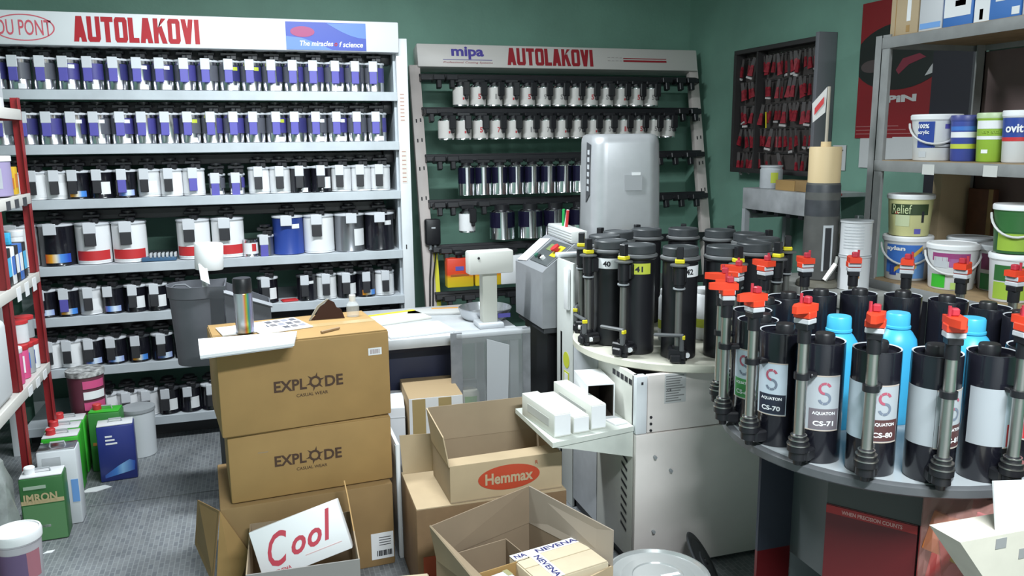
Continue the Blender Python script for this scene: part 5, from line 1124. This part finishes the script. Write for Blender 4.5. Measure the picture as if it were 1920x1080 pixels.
# ------------------------------------------------------------------ tins on the floor at the left
def floor_tin(lb, x0, x1, y, h, m, rz=0, top=TIN, d=.10, cap=None, prints=(), txt=()):
    t = thing('floor_tin', lb, 'tin', ((x0+x1)/2, y, 0), R(rz)); w_ = x1-x0
    ob('body', MB().bbox(-w_/2, w_/2, 0, d, 0, h, .008, 2), m, t)
    ob('top_plate', B(-w_/2+.004, w_/2-.004, .004, d-.004, h, h+.006, .002), top, t)
    ob('handle', MB().tube([(-.03, d/2, h+.004), (-.026, d/2, h+.022), (.026, d/2, h+.022), (.03, d/2, h+.004)], .004, 6), MGREY, t)
    if cap is not None: ob('cap', MB().lathe([(.020, h+.005), (.021, h+.03), (.018, h+.034), (.0001, h+.034)], 16), cap, t, (-w_/2+.035, d/2, 0))
    for (a, b, z0, z1, mm) in prints: ob('print', B(-w_/2+w_*a, -w_/2+w_*b, -.0012, 0, z0*h, z1*h), mm, t)
    for (s, mm, cx, cz, tw, th_) in txt: lettering(s, mm, t, (-w_/2+w_*cx, -.0022, cz*h), tw, th_, bold=.03)
    return t
WHF = mat('tin_front_white', (.62, .65, .68), .4)
floor_tin('dark green tin with tan lettering band and white cap, nearest on the floor', -.975, -.815, 3.53, .275, DGREEN, 3, top=TINW, cap=PAPER, prints=[(.02, .98, .60, .66, mat('green_tin_tan', (.50, .40, .22), .5)), (.1, .6, .83, .88, mat('green_tin_pale', (.35, .45, .35), .5)), (.04, .98, .02, .58, mat('green_tin_mid', (.10, .24, .10), .5)), (.4, .62, .22, .26, PAPER)], txt=[('IMRON', MATS['green_tin_tan'], .46, .70, .12, .034)])
floor_tin('silver white tin right behind the dark green tin', -.935, -.785, 3.66, .335, WHF, 2, cap=None, prints=[(.15, .6, .75, .92, LGREY), (.8, .98, .3, .6, LBLUE)])
MG = GREEN
MT = [('mipa', mat('tin_letter_blue', (.03, .08, .30), .5), .42, .86, .11, .045)]
floor_tin('bright green tin with blue lettering and red cap', -1.0, -.845, 4.02, .27, MG, 2, top=TINW, cap=REDP, prints=[(.0, .06, .0, .95, WHF)], txt=MT)
for k in range(2): floor_tin(['white topped green tin with red cap just behind the bright green one', 'white topped green tin with red cap farthest under the red rack'][k], -1.01, -.86, 4.135+.115*k, .272, MG, 2, top=TINW, cap=REDP)
floor_tin('green tin with red cap standing behind the blue tin', -.845, -.70, 4.245, .30, mat('tin_mid_green', (.045, .22, .05), .45), -4, top=GREEN, cap=REDP, prints=[(.1, .9, .45, .5, mat('p_orange', (.4, .15, .04), .5))])
BSW = ramp_mat('blue_tin_swoosh', [(0, (.03, .08, .36)), (.4, (.06, .22, .62)), (.6, (.25, .5, .8)), (1, (.03, .1, .45))], 0, -.06, .07)
t = floor_tin('deep blue tin with light swoosh standing out on the floor', -.785, -.622, 4.10, .275, mat('tin_blue', (.022, .035, .20), .35), 5, top=TINW)
sw = MB(); sw.prism([(-.06, .02), (.07, .045), (.075, .09), (.05, .10), (.0, .075), (-.06, .035)], 0, .0006); ob('swoosh_print', sw, BSW, t, (0, -.0004, 0), FX)
for q in range(3): ob('print', B(-.045, .005-.01*q, -.0012, 0, .185+.018*q, .193+.018*q), PAPER, t)
t = thing('white_pail', 'white pail with grey lid behind the deep blue tin', 'pail', (-.645, 4.44, 0)); ob('body', MB().lathe([(.072, 0), (.075, .004), (.08, .235), (.08, .24)], 28), WHF, t); ob('lid', MB().lathe([(.080, .236), (.084, .24), (.084, .256), (.0001, .258)], 28), MGREY, t)
t = thing('striped_pail', 'pail with pink bands and black speckled lid by the rack foot', 'pail', (-.875, 4.46, 0)); 
ob('body', MB().lathe([(.072, 0), (.075, .004), (.085, .445), (.085, .45)], 28), mat('pail_plum', (.12, .03, .05), .5), t); ob('lid', MB().lathe([(.086, .446), (.090, .45), (.090, .475), (.0001, .482)], 28), mat('lid_speckled', (.45, .45, .45), .5, noise=.9, nscale=40), t)
for q in range(3): ob('pink_band', MB().patch(.0868, -.0, .11, .28+.055*q, .32+.055*q, 10), [PINK, PAPER, PINK][q], t)
t, f = bucket('white lidded bucket with purple label at the lower left corner', -.86, 3.03, 0, .075, .285, mat('bucket_clear', (.50, .48, .52), .35), handle=False)
ob('purple_label', cone_patch(f, -.09, .02, .03, .22), mat('label_purple_grey', (.15, .10, .20), .5), t); ob('yellow_mark', cone_patch(f, .0, .03, .06, .11, 4), LIME, t); ob('pink_label', cone_patch(f, .02, .07, .12, .22, 4), mat('label_rose', (.40, .16, .20), .5), t)
t = thing('plastic_sack', 'grey green plastic sack slumped on the floor under the red rack', 'sack', (-1.12, 3.42, 0))
sm = MB(); random.seed(5); lay = [(0, .13), (.03, .15), (.15, .155), (.28, .15), (.38, .12), (.44, .06), (.46, .0001)]; vs = []; n = 18
for z, r_ in lay:
    for i in range(n): a = 2*PI*i/n; q = r_*(1+random.uniform(-.12, .12)); vs.append((q*math.cos(a), q*math.sin(a)*1.2, z+random.uniform(-.01, .01)*(z > 0)))
sm.add(vs, [(j*n+i, j*n+(i+1) % n, (j+1)*n+(i+1) % n, (j+1)*n+i) for j in range(len(lay)-1) for i in range(n)]+[tuple(range(n-1, -1, -1))])
ob('bag', sm, mat('sack_grey', (.30, .33, .32), .35, noise=.3), t); ob('knot', MB().lathe([(.02, .44), (.03, .47), (.015, .49), (.0001, .50)], 10), mat('sack_grey', (0, 0, 0)), t)
for (x, y, lb) in ((-.80, 4.02, 'torn white paper scrap on the floor before the blue tin'), (-.87, 3.42, 'tiny white paper scrap on the floor before the dark green tin')):
    t = thing('paper_scrap', lb, 'paper', (x, y, 0), .4); ob('scrap', MB().prism([(-.06, 0), (-.02, .03), (.05, .02), (.07, -.02), (.0, -.03)] if x > -.85 else [(-.02, 0), (.0, .012), (.025, .004), (.01, -.012)], .0005, .003), PAPER, t)
